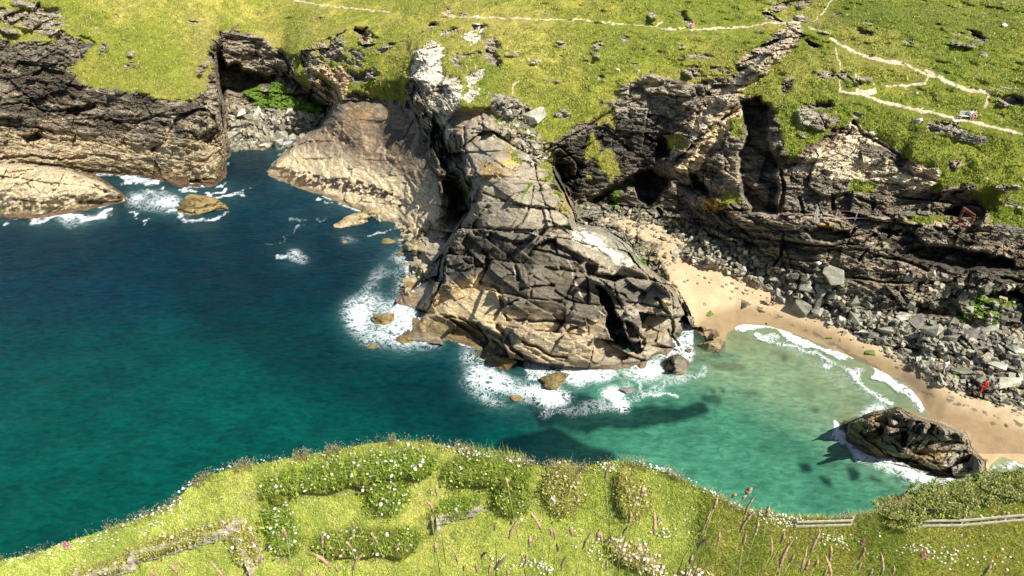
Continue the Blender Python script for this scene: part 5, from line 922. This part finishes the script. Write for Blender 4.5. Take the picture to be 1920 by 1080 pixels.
# ------------------------------------------------------------------ boulders, fences, people
def boulder_mat(name, c, var=.35):
    m, nt, b, out = nmat(name); p = pos(nt); oi = N(nt, 'ShaderNodeObjectInfo')
    n1 = noise(nt, p, 2.2, 6, .7); n2 = noise(nt, pos(nt, (.5, .5, 3), (.4, .3, 0)), 3.5, 5, .7)
    col = mixc(nt, (*[x*(1-var) for x in c], 1), (*[min(.9, x*(1+var)) for x in c], 1), oi.outputs['Random'])
    col = mixc(nt, col, ramp_col(nt, n1, (.32, .66), (.6, .58, .54), (1.35, 1.35, 1.3)), 1.0, 'MULTIPLY'); col = mixc(nt, col, ramp_col(nt, n2, (.34, .64), (.72, .72, .7), (1.22, 1.22, 1.2)), 1.0, 'MULTIPLY')
    if name in ('barnacled rock', 'weedy rock'):
        n5 = noise(nt, p, 7, 6, .8); col = mixc(nt, col, (.035, .028, .015, 1), ramp(nt, n5, .52, .60))
    bp = N(nt, 'ShaderNodeBump', i_Strength=.8, i_Distance=.15); nt.links.new(mth(nt, 'ADD', n1, n2), bp.inputs['Height']); nt.links.new(bp.outputs[0], b.inputs['Normal']); nt.links.new(col, b.inputs['Base Color']); b.inputs['Roughness'].default_value = .85; return m
BM = {'grey': boulder_mat('grey green boulder', (.30, .295, .235)), 'pale': boulder_mat('pale boulder', (.46, .44, .37), .2), 'tan': boulder_mat('barnacled rock', (.36, .285, .16), .15), 'dark': boulder_mat('dark boulder', (.15, .14, .125)), 'weed': boulder_mat('weedy rock', (.22, .16, .06), .25), 'white': boulder_mat('white block', (.82, .80, .76), .05)}
def rock_mesh(seed, dims=(1, .75, .55), npts=16, sub=0, ex=.8):
    rg = random.Random(seed); bm = bmesh.new()
    for i in range(npts):
        d = Vector((rg.gauss(0, 1), rg.gauss(0, 1), rg.gauss(0, 1))).normalized(); e = max(abs(d.x), abs(d.y), abs(d.z)); d = d / (e**ex) * rg.uniform(.72, 1.08)
        bm.verts.new((d.x*dims[0]/2, d.y*dims[1]/2, d.z*dims[2]/2))
    r = bmesh.ops.convex_hull(bm, input=bm.verts); bmesh.ops.delete(bm, geom=[g for g in r['geom_interior'] if isinstance(g, bmesh.types.BMVert)], context='VERTS')
    if sub:
        bmesh.ops.subdivide_edges(bm, edges=bm.edges, cuts=sub, use_grid_fill=True); bmesh.ops.triangulate(bm, faces=bm.faces)
        vs = np.array([tuple(v.co) for v in bm.verts], f4); q = fbm(vs[:, 0]+seed, vs[:, 1], vs[:, 2], .35, 4, seed) - .5; f_, e_ = facets(vs[:, 0]+seed, vs[:, 1], vs[:, 2], (.4, .4, .2), seed)
        for v, a, b in zip(bm.verts, q, f_): v.co *= 1 + float(a)*.55 + float(b)*.28
    else: bmesh.ops.bevel(bm, geom=bm.edges, offset=.012, segments=1, affect='EDGES')
    me = bpy.data.meshes.new('boulder'); bm.to_mesh(me); bm.free(); return me
RM = [[rock_mesh(s, ((1, .72, .55), (1, .85, .7), (1, .6, .42), (1, .8, .8))[s % 4], 7 + s % 5) for s in range(14)]]
meshes = {}
def rock_of(kind, i):
    if (kind, i) not in meshes:
        me = RM[0][i].copy(); me.materials.append(BM[kind]); meshes[(kind, i)] = me
    return meshes[(kind, i)]
placed = []
rb = random.Random(21)
def put_rock(u, v, wpx, kind, label, group=None, rz=None, name='boulder', tilt=.5, flat=1.0, sink=.18, me=None, cat='boulder'):
    g = ground(u, v); s = (g.y*CP + (H-g.z)*SP); w_ = wpx * s / F
    o = bpy.data.objects.new(name, me or rock_of(kind, rb.randrange(14))); COL.objects.link(o)
    o.scale = (w_, w_, w_*flat); o.rotation_euler = (rb.uniform(-tilt, tilt), rb.uniform(-tilt, tilt), rb.uniform(0, 6.28) if rz is None else rz)
    o.location = g + Vector((0, 0, w_*(.30-sink)*flat)); tag(o, label, cat, group); return o
def scatter(poly, n, lo, hi, kinds, label, group, pw=2.0, gap=.42, maxz=99):
    xs_ = [p[0] for p in poly]; ys_ = [p[1] for p in poly]; c = 0; tr_ = 0
    while c < n and tr_ < n*60:
        tr_ += 1; u, v = rb.uniform(min(xs_), max(xs_)), rb.uniform(min(ys_), max(ys_))
        if not inpoly(np.array([u]), np.array([v]), poly)[0]: continue
        w_ = hi - (hi-lo)*rb.random()**(1/pw) if tr_ > n*.4 else rb.uniform((lo+hi)/2, hi)
        if any(abs(u-a) < (w_+b)*gap and abs(v-d) < (w_+b)*gap*.62 for a, d, b in placed): continue
        placed.append((u, v, w_)); put_rock(u, v, w_, rb.choice(kinds), label, group); c += 1
BIG = [(1556, 520, 62, 'grey', 'big rounded grey boulder perched on the pile below the white block'), (1500, 578, 52, 'grey', 'large pointed boulder at the sand edge near the walker in orange'), (1532, 492, 15, 'white', 'small bright white block on top of the boulder pile'), (1885, 716, 58, 'pale', 'biggest pale slab-sided boulder beside two people on the sand'), (1465, 555, 34, 'pale', 'pale tilted slab at the left end of the boulder pile'), (1600, 600, 40, 'grey', 'grey boulder standing upright at the front of the pile'), (1850, 600+15, 44, 'pale', 'pale pointed boulder below the green stained cliff'), (1741, 625, 48, 'grey', 'wide striped grey boulder in the middle of the pile'), (1660, 622, 42, 'grey', 'leaning grey boulder overhanging the sand'), (1800, 678, 42, 'pale', 'pale wedge shaped boulder behind the person in white')]
placed += [(1767, 692, 30), (1838, 732, 34), (1855, 736, 34), (1446, 568, 20)]
for b in BIG: placed.append((b[0], b[1], b[2])); put_rock(b[0], b[1], b[2], b[3], b[4])
for (u, v, w_, kd, lb) in [(1000, 222, 46, 'pale', 'large pale block lying on the turf above the promontory'), (935, 188, 26, 'grey', 'square grey block on the turf left of the large pale block'), (975, 268, 30, 'grey', 'dark upright slab among the blocks above the promontory'), (1045, 215, 12, 'grey', 'small grey stone right of the large pale block'), (697, 137, 20, 'grey', 'grey slab on the green slope above the tan rock'), (1161, 133, 14, 'white', 'small white stone on the hillside'), (1197, 132, 13, 'grey', 'small grey stone on the hillside beside the white one'), (1720, 229, 20, 'pale', 'pale boulder just below the path near the bench'), (1890, 190, 34, 'grey', 'big grey rock under the fence at the right edge'), (1504, 35, 26, 'pale', 'pale rock where the paths meet at the top'), (1882, 48, 12, 'white', 'small white stone high on the right hillside'), (1718, 175, 9, 'pale', 'little pale stone between the two paths'), (925, 255, 15, 'grey', 'small square stone resting on the promontory slab'), (1068, 213, 10, 'pale', 'little white stone in the turf beside the big block'), (1795, 85, 14, 'pale', 'pale outcrop stone high on the right hillside')]:
    placed.append((u, v, w_)); put_rock(u, v, w_, kd, lb, tilt=.25)
scatter([(1450, 500), (1540, 535), (1700, 602), (1800, 606), (1925, 632), (1925, 762), (1840, 735), (1760, 715), (1680, 655), (1560, 605), (1440, 545)], 165, 15, 42, ['grey', 'grey', 'pale', 'dark'], 'angular grey boulder in the big pile between the sand and the right cliff', 'boulders piled along the back of the beach', gap=.36)
scatter([(1285, 470), (1380, 470), (1460, 505), (1440, 540), (1380, 515), (1300, 500)], 30, 9, 22, ['grey', 'pale'], 'smaller grey boulder on the rubble where the beach narrows', 'smaller boulders where the beach narrows', gap=.38)
scatter([(1085, 392), (1180, 395), (1280, 412), (1300, 460), (1230, 520), (1200, 480), (1130, 425)], 55, 8, 20, ['grey', 'grey', 'dark'], 'dark grey boulder on the cove floor in front of the cave', 'boulders on the floor of the cove', gap=.38)
scatter([(432, 200), (500, 200), (560, 212), (600, 232), (560, 255), (500, 275), (436, 278)], 36, 12, 34, ['grey', 'pale', 'grey'], 'pale boulder choking the little inlet by the left cave', 'boulders in the little inlet', gap=.36)
scatter([(925, 190), (960, 195), (1000, 245), (1035, 300), (1000, 310), (960, 280), (935, 240)], 24, 9, 22, ['grey', 'pale'], 'angular block scattered on the turf at the top of the promontory', 'blocks above the promontory', gap=.4)
# rocks standing in the water
SEA = [(656, 420, 74, 'tan', 'oval barnacled rock in the water off the tan slab', .45), (700, 404, 62, 'tan', 'flat barnacled rock behind the oval one off the tan slab', .4), (745, 412, 24, 'tan', 'small rounded rock at the right foot of the tan slab', .7), (668, 378, 24, 'tan', 'small pale rock wedged at the foot of the tan slab', .7), (696, 380, 36, 'tan', 'round pale rock leaning on the foot of the tan slab', .7), (754, 424, 20, 'tan', 'lowest little rock off the tan slab', .6), (645, 455, 15, 'weed', 'tiny brown rock in a ring of foam', .6), (722, 604, 46, 'weed', 'brown upright block surrounded by foam left of the promontory', .75), (700, 650, 26, 'weed', 'small dark rock in the foam at the lower left of the promontory', .5), (1040, 722, 66, 'weed', 'rounded brown rock awash in front of the promontory', .6), (968, 750, 28, 'weed', 'small brown rock in swirling foam before the promontory', .35), (768, 545, 44, 'weed', 'brown wedge rock against the left side of the promontory', .6), (790, 548, 40, 'weed', 'olive rock beside the brown wedge at the promontory', .6), (725, 455, 30, 'weed', 'flat brown rock awash near the head of the foam', .4), (760, 640, 40, 'weed', 'flat weedy rock awash at the promontory corner', .35), (1175, 735, 30, 'dark', 'dark rock under breaking foam right of the promontory', .25), (752, 480, 22, 'weed', 'little brown rock in the foam beside the left slope', .5)]
for i, (u, v, w_, kd, lb, fl_) in enumerate(SEA):
    me = rock_mesh(60+i, (1, .62, .75), 22, 4 if w_ > 35 else 3, .25); me.name = 'sea_rock'; me.materials.append(BM[kd]); x_, y_, z_ = ray(u, v); s = -H/z_; w2 = w_*s/F
    o = bpy.data.objects.new('sea_rock', me); COL.objects.link(o); o.location = (x_*s, y_*s+w2*.1, w2*.04); o.scale = (w2, w2, w2*fl_*1.15); o.rotation_euler = (0, 0, rb.uniform(-.3, .3)); tag(o, lb, 'rock')
me = rock_mesh(98, (1, .62, .8), 26, 5, .2); me.materials.append(BM['weed']); x_, y_, z_ = ray(372, 392); s = -H/z_; o = bpy.data.objects.new('sea_rock', me); COL.objects.link(o); o.location = (x_*s, y_*s, .3); o.scale = (8.8, 7.5, 5.5); tag(o, 'jagged brown rock in foam beside the low islet', 'rock')
o = put_rock(1328, 648, 52, 'tan', 'smooth brown rock at the water corner right of the promontory', flat=.7, tilt=.1); o = put_rock(1300, 630, 26, 'grey', 'small rock between the promontory and the smooth brown rock', flat=.8)
# rubble too small to count: ONE object
def rubble(poly, n, lo, hi, cols, rg):
    xs_ = [p[0] for p in poly]; ys_ = [p[1] for p in poly]; uu = rg.uniform(min(xs_), max(xs_), n*3); vv = rg.uniform(min(ys_), max(ys_), n*3); m = inpoly(uu, vv, poly)
    for a_, b_ in ((1767, 692), (1838, 732), (1855, 736)): m &= (np.abs(uu-a_) > 13) | (np.abs(vv-b_) > 14)
    uu, vv = uu[m][:n], vv[m][:n]
    i = np.clip(np.searchsorted(xs, uu), 0, len(xs)-1); j = np.clip(np.searchsorted(ys, vv), 0, len(ys)-1); P = np.stack([PX[j, i], PY[j, i], PZ[j, i]], -1); k = len(P)
    cube = np.array([(x, y, z) for z in (-1, 1) for x, y in ((-1, -1), (1, -1), (1, 1), (-1, 1))], f4)
    sz = rg.uniform(lo, hi, (k, 1, 1))*rg.uniform(.5, 1.1, (k, 1, 3)); vs = cube[None]*sz*.5*rg.uniform(.55, 1.1, (k, 8, 3)); a = rg.uniform(0, 6.28, k); b = rg.uniform(-.6, .6, k)
    x, y, z = vs[..., 0], vs[..., 1], vs[..., 2]; y, z = y*np.cos(b)[:, None]-z*np.sin(b)[:, None], y*np.sin(b)[:, None]+z*np.cos(b)[:, None]; x, y = x*np.cos(a)[:, None]-y*np.sin(a)[:, None], x*np.sin(a)[:, None]+y*np.cos(a)[:, None]
    vs = np.stack([x, y, z], -1) + P[:, None]; fq = np.array([[3, 2, 1, 0], [4, 5, 6, 7], [0, 1, 5, 4], [1, 2, 6, 5], [2, 3, 7, 6], [3, 0, 4, 7]]); f = (fq[None] + (np.arange(k)*8)[:, None, None]).reshape(-1, 4)
    return vs.reshape(-1, 3), f, np.repeat(pick(cols, k, rg, .25), 8, 0)
rg = np.random.default_rng(8); GC = [(.27, .255, .195), (.36, .335, .26), (.17, .155, .125), (.34, .27, .17), (.24, .235, .18)]
sets = [rubble([(1085, 385), (1200, 388), (1330, 440), (1450, 495), (1600, 572), (1800, 604), (1925, 628), (1925, 770), (1760, 722), (1560, 606), (1440, 545), (1290, 482), (1250, 440), (1200, 432), (1080, 420)], 2500, .25, .75, GC, rg), rubble([(1200, 430), (1300, 470), (1560, 600), (1760, 720), (1925, 770), (1925, 785), (1740, 725), (1550, 615), (1420, 560), (1260, 530)], 700, .12, .5, GC, rg), rubble([(430, 200), (610, 215), (560, 262), (430, 284)], 900, .3, 1.2, GC, rg), rubble([(925, 185), (970, 190), (1035, 300), (1000, 305), (940, 250)], 260, .2, .8, GC, rg), rubble([(1700, 500), (1925, 540), (1925, 640), (1700, 605)], 200, .3, 1.0, GC, rg), rubble([(690, 400), (800, 440), (800, 520), (760, 560), (760, 460)], 160, .4, 1.4, [(.32, .26, .15), (.3, .28, .2)], rg)]
off = 0; V_, F_, C_ = [], [], []
for a, b, c in sets: V_.append(a); F_.append(b+off); C_.append(c); off += len(a)
m, nt, b, out = nmat('rubble'); nt.links.new(mixc(nt, N(nt, 'ShaderNodeAttribute', attribute_name='tint').outputs[0], ramp_col(nt, noise(nt, pos(nt), 4, 5, .7), (.3, .7), (.65, .65, .62), (1.3, 1.3, 1.28)), 1.0, 'MULTIPLY'), b.inputs['Base Color']); b.inputs['Roughness'].default_value = .9
tag(np_mesh('rubble', np.concatenate(V_), np.concatenate(F_), m, None, False, {'tint': ('FLOAT_COLOR', np.concatenate(C_))}), 'loose small stones filling the gaps between the boulders', 'rubble', kind='stuff')
# dark weed lumps and stranded wrack on the sand
M_WEED = flat_mat('wrack', (.06, .055, .03), .7, .4, 12); M_GW = flat_mat('green weed', (.12, .17, .02), .7, .3, 12)
def weed(u, v, wpx, mat, label, seed, group=None):
    me = rock_mesh(200+seed, (1, .6, .3), 12, 2); me.name = 'seaweed_clump'; me.materials.append(mat); g = ground(u, v); s = g.y*CP + (H-g.z)*SP; w_ = wpx*s/F; o = bpy.data.objects.new('seaweed_clump', me); COL.objects.link(o); o.location = g + Vector((0, 0, .03)); o.scale = (w_, w_, w_*.8); o.rotation_euler = (0, 0, seed*1.3); tag(o, label, 'seaweed', group)
weed(1393, 572, 24, M_WEED, 'black wrack heap on the upper sand near the walker in orange', 1); weed(1428, 582, 16, M_WEED, 'thin black wrack strip right of the heap on the sand', 2); weed(1330, 588, 20, M_GW, 'patch of green weed on the sand beside the promontory', 3); weed(1887, 797, 10, M_GW, 'small green weed lump alone on the lower right sand', 4); weed(1557, 634, 14, M_GW, 'green weed streak on the sand above the waterline', 5); weed(1437, 607, 9, M_WEED, 'small dark stone-like weed by the top of the swash', 6); weed(1630, 660, 24, M_GW, 'green slick of weed at the foot of the boulder pile', 7); weed(1790, 707, 24, M_GW, 'dark green weed bar in front of the boulders', 8)
# ---- timber fences and railings
M_WOOD = flat_mat('weathered timber', (.42, .38, .30), .85, .3, 9, bump=.4); M_RUST = flat_mat('rusty iron', (.17, .06, .03), .8, .5, 3, bump=.5, dist=.05); M_RAIL = flat_mat('galvanised rail', (.45, .43, .40), .5, .15, 8)
def fence(pts, ht, rails, pw, rw, mat, label, name='fence', every=1.8, rmat=None, cat='fence'):
    org = pts[0]; root = empty(name, org); tag(root, label, cat); L = [p-org for p in pts]; posts = []
    for a, b in zip(L[:-1], L[1:]):
        n_ = max(1, round((b-a).length/every)); posts += [a+(b-a)*i/n_ for i in range(n_)]
    posts.append(L[-1])
    for p in posts: MB().bar(p + Vector((0, 0, -.3)), p + Vector((0, 0, ht+.08)), pw).build('post', mat, root)
    for r_ in rails:
        mb = MB()
        for a, b in zip(posts[:-1], posts[1:]): mb.bar(a + Vector((0, -pw*.5-rw*.3, r_*ht)), b + Vector((0, -pw*.5-rw*.3, r_*ht)), rw*.5, rw)
        mb.build('rail', rmat or mat, root)
    return root
def hf(u, v, up=0): return hpt(u, v) + Vector((0, 0, up))
fence([hf(1488, 992), hf(1592, 989)], .34, (.35, .93), .05, .06, M_WOOD, 'short pale timber rail fence in the dip left of the brambles', 'wooden_fence')
fence([hf(1715, 990), hf(1800, 985), hf(1880, 980), hf(1990, 974)], .38, (.35, .93), .055, .065, M_WOOD, 'longer pale timber rail fence running off the right edge below the brambles', 'wooden_fence')
gp_ = lambda u, v: ground(u, v) + Vector((0, 0, -.05))
fence([gp_(1500, 46), gp_(1518, 53), gp_(1534, 56), gp_(1555, 63)], 1.0, (.95,), .09, .08, M_WOOD, 'pale handrail beside the path junction at the top right', 'handrail', 2.2)
fence([gp_(1868, 176), gp_(1890, 180), gp_(1925, 184)], 1.1, (.5, .95), .09, .08, M_WOOD, 'small pale fence above the big rock at the right edge', 'wooden_fence')
fence([gp_(1882, 384), gp_(1905, 392), gp_(1935, 400)], 1.1, (.5, .95), .08, .05, M_RUST, 'dark thin metal railing on the green bank at the right edge', 'metal_railing', rmat=M_RAIL)
ra = [pt(u, 410, depth_y(u, 410, 73.15)) for u in (1532, 1566, 1604, 1641, 1682)]
fence(ra, 1.1, (.1, .95), .08, .07, M_RAIL, 'rusty railing with pale posts along the rock ledge', 'metal_railing', 30, rmat=M_RUST)
for c, zz in zip([c for c in bpy.data.objects if c.name.startswith('rail') and c.parent and 'rusty railing' in c.parent.get('label', '')], (0, 1)):
    if zz == 0: c.data.materials.clear(); c.data.materials.append(M_RAIL)
# iron wheel standing on the ledge
c_ = pt(1530, 402, depth_y(1530, 402, 73.0)); root = empty('iron_wheel', c_, math.radians(72)); tag(root, 'pale spoked iron wheel standing edge-on at the left end of the ledge railing', 'wheel')
MB().tube([(math.cos(a)*.95, 0, math.sin(a)*.95) for a in np.linspace(0, 2*math.pi, 25)], .05, 6).build('rim', M_RAIL, root, True)
mb = MB(); [mb.tube([(0, 0, 0), (math.cos(a)*.93, 0, math.sin(a)*.93)], .022, 5) for a in np.linspace(0, 2*math.pi, 9)[:-1]]; mb.build('spokes', M_RAIL, root); MB().tube([(0, -.12, 0), (0, .12, 0)], .09, 8).build('hub', M_RAIL, root)
# rusted iron shelter
dq = lambda u, v, y=72.0: pt(u, v, depth_y(u, v, y)); o0 = dq(1812, 424); root = empty('rusty_iron_shelter', o0); tag(root, 'collapsing rusty iron shelter tucked under the green bank', 'shelter')
def sheet(name, q, th=.12):
    q = [p - o0 for p in q]; n_ = (q[1]-q[0]).cross(q[3]-q[0]).normalized()*th; vs = q + [p + n_ for p in q]; np_mesh(name, vs, [[0, 1, 2, 3], [7, 6, 5, 4], [0, 4, 5, 1], [1, 5, 6, 2], [2, 6, 7, 3], [3, 7, 4, 0]], M_RUST, root, False)
sheet('side_plate', [dq(1795, 414), dq(1799, 415, 71.8), dq(1811, 390, 71.8), dq(1806, 389)]); sheet('roof_plate', [dq(1807, 389), dq(1829, 404), dq(1827, 410, 72.9), dq(1808, 396, 73.2)]); sheet('side_plate', [dq(1817, 424), dq(1821, 424, 71.6), dq(1830, 407, 71.6), dq(1824, 405)]); sheet('fallen_plate', [dq(1785, 406, 71.8), dq(1785, 413, 71.4), dq(1806, 429, 71.2), dq(1811, 425, 71.4)])
# dry stone walls on the bank
M_DRY = flat_mat('dark walling', (.17, .155, .12), .9, .7, 2.5, bump=1, dist=.15)
def drywall(pts, hgt, thick, label, seed, size=.4, hh=.14):
    o0 = pts[0]; root = MB(); rg_ = random.Random(seed)
    for a, b in zip(pts[:-1], pts[1:]): stone_course(root, a-o0, b-o0, -.3, hgt, thick, rg_, size, hh)
    vv_ = np.array(root.v); vv_ += np.random.default_rng(seed).normal(0, .05, vv_.shape); root.v = [tuple(p) for p in vv_]; o = root.build('dry_stone_wall', M_DRY); o.location = o0; tag(o, label, 'stone wall')
drywall([gp_(1745, 238), gp_(1770, 246), gp_(1800, 256), gp_(1845, 266)], .45, .35, 'tumbled dry stone wall across the slope below the bench path', 1)
drywall([dq(1846, 459, 69.3), dq(1885, 466, 69.1), dq(1935, 472, 68.9)], 2.7, .35, 'tall dark retaining wall of small stones under the green bank at the right edge', 2, .35, .12)
# low bench: seat, back, ends
M_BENCH = flat_mat('bleached bench', (.62, .60, .54), .8, .2, 10)
bc = ground(1813, 224) + Vector((0, .3, 0)); root = empty('park_bench', bc, math.radians(-6)); tag(root, 'bleached timber bench beside the lower path with two people on its right end', 'bench')
mb = MB(); [mb.box((0, -.02-.13*i, .45), (1.75, .11, .04)) for i in range(4)]; mb.build('seat', M_BENCH, root)
mb = MB(); [mb.box((-.8+i*.16, .13, .68), (.09, .03, .38)) for i in range(11)]; mb.box((0, .13, .89), (1.75, .05, .08)); mb.build('backrest', M_BENCH, root)
for sx in (-.84, .84):
    mb = MB().box((sx, -.42, .31), (.07, .07, .62)).box((sx, .12, .44), (.07, .07, .88)); mb.build('leg', M_BENCH, root); MB().box((sx, -.16, .65), (.09, .6, .045)).build('armrest', M_BENCH, root)
# ---- people
def cm(name, c): return flat_mat(name, c, .85, .12, 20)
SKIN = cm('skin', (.50, .29, .20)); HAIR = cm('dark hair', (.025, .018, .014)); HAIR2 = cm('brown hair', (.12, .06, .03))
def skinned(name, verts, edges, radii, mat, parent, root_i=0):
    me = bpy.data.meshes.new(name); me.from_pydata(verts, edges, []); o = bpy.data.objects.new(name, me); COL.objects.link(o)
    md = o.modifiers.new('s', 'SKIN'); md.use_smooth_shade = True
    if not me.skin_vertices: 
        bm = bmesh.new(); bm.from_mesh(me); bm.verts.layers.skin.verify(); bm.to_mesh(me); bm.free()
    for i, r in enumerate(radii): me.skin_vertices[0].data[i].radius = (r, r) if not isinstance(r, tuple) else r; me.skin_vertices[0].data[i].use_root = (i == root_i)
    o.modifiers.new('u', 'SUBSURF').levels = 1
    dg = bpy.context.evaluated_depsgraph_get(); dg.update(); nm = bpy.data.meshes.new_from_object(o.evaluated_get(dg)); bpy.data.objects.remove(o)
    nm.materials.clear(); nm.materials.append(mat); nm.polygons.foreach_set('use_smooth', [True]*len(nm.polygons)); r = bpy.data.objects.new(name, nm); COL.objects.link(r); r.parent = parent; return r
def person(loc, rz, label, top, legs_m, hair=HAIR, pose='walk', short=False, pack=None, sc=1.0, skirt=False, group=None):
    root = empty('person', loc, rz); root.scale = (sc,)*3; tag(root, label, 'person', group)
    sit = pose == 'sit'; pz = .50 if sit else .94; J = {'pel': (0, 0, pz), 'chest': (0, .02 if sit else .03, pz+.32), 'neck': (0, .05, pz+.54), 'jaw': (0, .08, pz+.61), 'head': (0, .07, pz+.70), 'crown': (0, .06, pz+.76), 'nose': (0, .17, pz+.66)}
    st = .26 if pose == 'walk' else .04
    for s, q in ((-1, 'l'), (1, 'r')):
        J['hip'+q] = (s*.10, 0, pz-.03)
        if sit: J['knee'+q] = (s*.13, .42, .50); J['ank'+q] = (s*.13, .46, .10); J['toe'+q] = (s*.14, .62, .04)
        else: f = s*st; J['knee'+q] = (s*.10, f*.55+.04, .50); J['ank'+q] = (s*.10, f*1.0, .09 + max(0, -f)*.15); J['toe'+q] = (s*.11, f+.17, .03)
        J['sh'+q] = (s*.18, .03, pz+.46); J['elb'+q] = (s*.25, .0 - s*st*.4 if not sit else .08, pz+.20); J['wri'+q] = (s*.22, .14 - s*st*.8 if not sit else .30, pz-.0 if not sit else pz+.13); w_ = Vector(J['wri'+q]); J['palm'+q] = tuple(w_ + Vector((0, .05, -.05)))
        for k_ in range(5): J['f%d%s' % (k_, q)] = tuple(w_ + Vector(((k_-2)*.018 if k_ else -s*.05, .09 - (.03 if k_ == 0 else .004*abs(k_-2)), -.11 + (.05 if k_ == 0 else .006*abs(k_-2)))))
    R = {'pel': .125, 'chest': .14, 'neck': .055, 'jaw': .07, 'head': .095, 'crown': .07, 'nose': .015, 'hip': .09, 'knee': .06, 'ank': .042, 'toe': .035, 'sh': .06, 'elb': .042, 'wri': .03, 'palm': .032}
    rad = lambda n_: R.get(n_) or R.get(n_[:-1]) or .009
    E = [('pel', 'chest'), ('chest', 'neck'), ('neck', 'jaw'), ('jaw', 'head'), ('head', 'crown'), ('jaw', 'nose')]
    for q in 'lr': E += [('pel', 'hip'+q), ('hip'+q, 'knee'+q), ('knee'+q, 'ank'+q), ('ank'+q, 'toe'+q), ('chest', 'sh'+q), ('sh'+q, 'elb'+q), ('elb'+q, 'wri'+q), ('wri'+q, 'palm'+q)] + [('palm'+q, 'f%d%s' % (k_, q)) for k_ in range(5)]
    def grow(name, names, edges, mat, add, ends={}):
        ix = {n_: i for i, n_ in enumerate(names)}; skinned(name, [J[n_] for n_ in names], [(ix[a], ix[b]) for a, b in edges], [rad(n_)+add for n_ in names], mat, root)
    grow('body', list(J), E, SKIN, 0)
    for q in 'lr': a, b = Vector(J['sh'+q]), Vector(J['elb'+q]); J['slv'+q] = tuple(a.lerp(b, .7)); R['slv'] = .05; a, b = Vector(J['hip'+q]), Vector(J['knee'+q]); J['cuf'+q] = tuple(a.lerp(b, .8)); R['cuf'] = .065
    names = ['pel', 'chest', 'shl', 'slvl', 'shr', 'slvr']; grow('shirt', names, [('pel', 'chest'), ('chest', 'shl'), ('shl', 'slvl'), ('chest', 'shr'), ('shr', 'slvr')], top, .022)
    if short: names = ['pel', 'hipl', 'cufl', 'hipr', 'cufr']; grow('shorts', names, [('pel', 'hipl'), ('hipl', 'cufl'), ('pel', 'hipr'), ('hipr', 'cufr')], legs_m, .026)
    else: names = ['pel', 'hipl', 'kneel', 'ankl', 'hipr', 'kneer', 'ankr']; grow('trousers', names, [('pel', 'hipl'), ('hipl', 'kneel'), ('kneel', 'ankl'), ('pel', 'hipr'), ('hipr', 'kneer'), ('kneer', 'ankr')], legs_m, .022)
    h = Vector(J['head']); skinned('hair', [tuple(h+Vector((0, -.03, .0))), tuple(h+Vector((0, -.02, .06))), tuple(h+Vector((0, -.06, -.06)))], [(0, 1), (0, 2)], [.10, .095, .06], hair, root)
    if pack: c = Vector(J['chest']); skinned('backpack', [tuple(c+Vector((0, -.22, -.16))), tuple(c+Vector((0, -.23, .0))), tuple(c+Vector((0, -.2, .14)))], [(0, 1), (1, 2)], [.13, .15, .10], pack, root)
    return root
RED, WHT, BLK, BLU, PNK, GRY, ORG, LBL = cm('red cloth', (.55, .03, .03)), cm('white cloth', (.82, .82, .82)), cm('black cloth', (.03, .03, .04)), cm('blue cloth', (.16, .22, .5)), cm('pink cloth', (.75, .30, .28)), cm('grey cloth', (.40, .38, .38)), cm('orange cloth', (.85, .12, .02)), cm('pale blue cloth', (.45, .6, .8))
g = lambda u, v: ground(u, v) + Vector((0, 0, .0))
person(g(1446, 573), math.radians(-70), 'person in blue top with an orange backpack walking on the sand by the boulders', BLU, BLK, pack=ORG, short=True, sc=1.12)
person(g(1767, 699), math.radians(10), 'person in a white shirt at the edge of the boulders on the right sand', WHT, GRY, sc=1.08)
person(g(1838, 737), math.radians(-30), 'person in red clothes walking beside the biggest pale boulder', RED, RED, HAIR2, sc=1.08)
person(g(1855, 742), math.radians(160), 'person in pale top and dark trousers right of the one in red', GRY, BLK, pose='stand', pack=LBL, sc=1.08)
person(g(841, 31), math.radians(170), 'person in dark top and shorts standing on the top path', BLK, WHT, pose='stand', short=True, sc=1.0)
for (u, v, up, lb, tp, lg) in [(1293, 53, 0, 'person in white sitting beside the upper path, left of the pair', WHT, LBL), (1299, 53, 0, 'person in pink sitting beside the upper path, right of the pair', PNK, LBL)]: person(g(u, v) + Vector((0, .4, -.30)), math.radians(178), lb, tp, lg, pose='sit', short=True, sc=1.0)
for (dx, lb, tp, lg) in [(.28, 'person in a pale top seated on the bench next to the empty end', WHT, BLU), (.68, 'person in a dark top seated at the right end of the bench', PNK, BLK)]:
    q = person(bc + Vector((dx, -.15, .02)), math.radians(178), lb, tp, lg, pose='sit', short=True, sc=1.0)
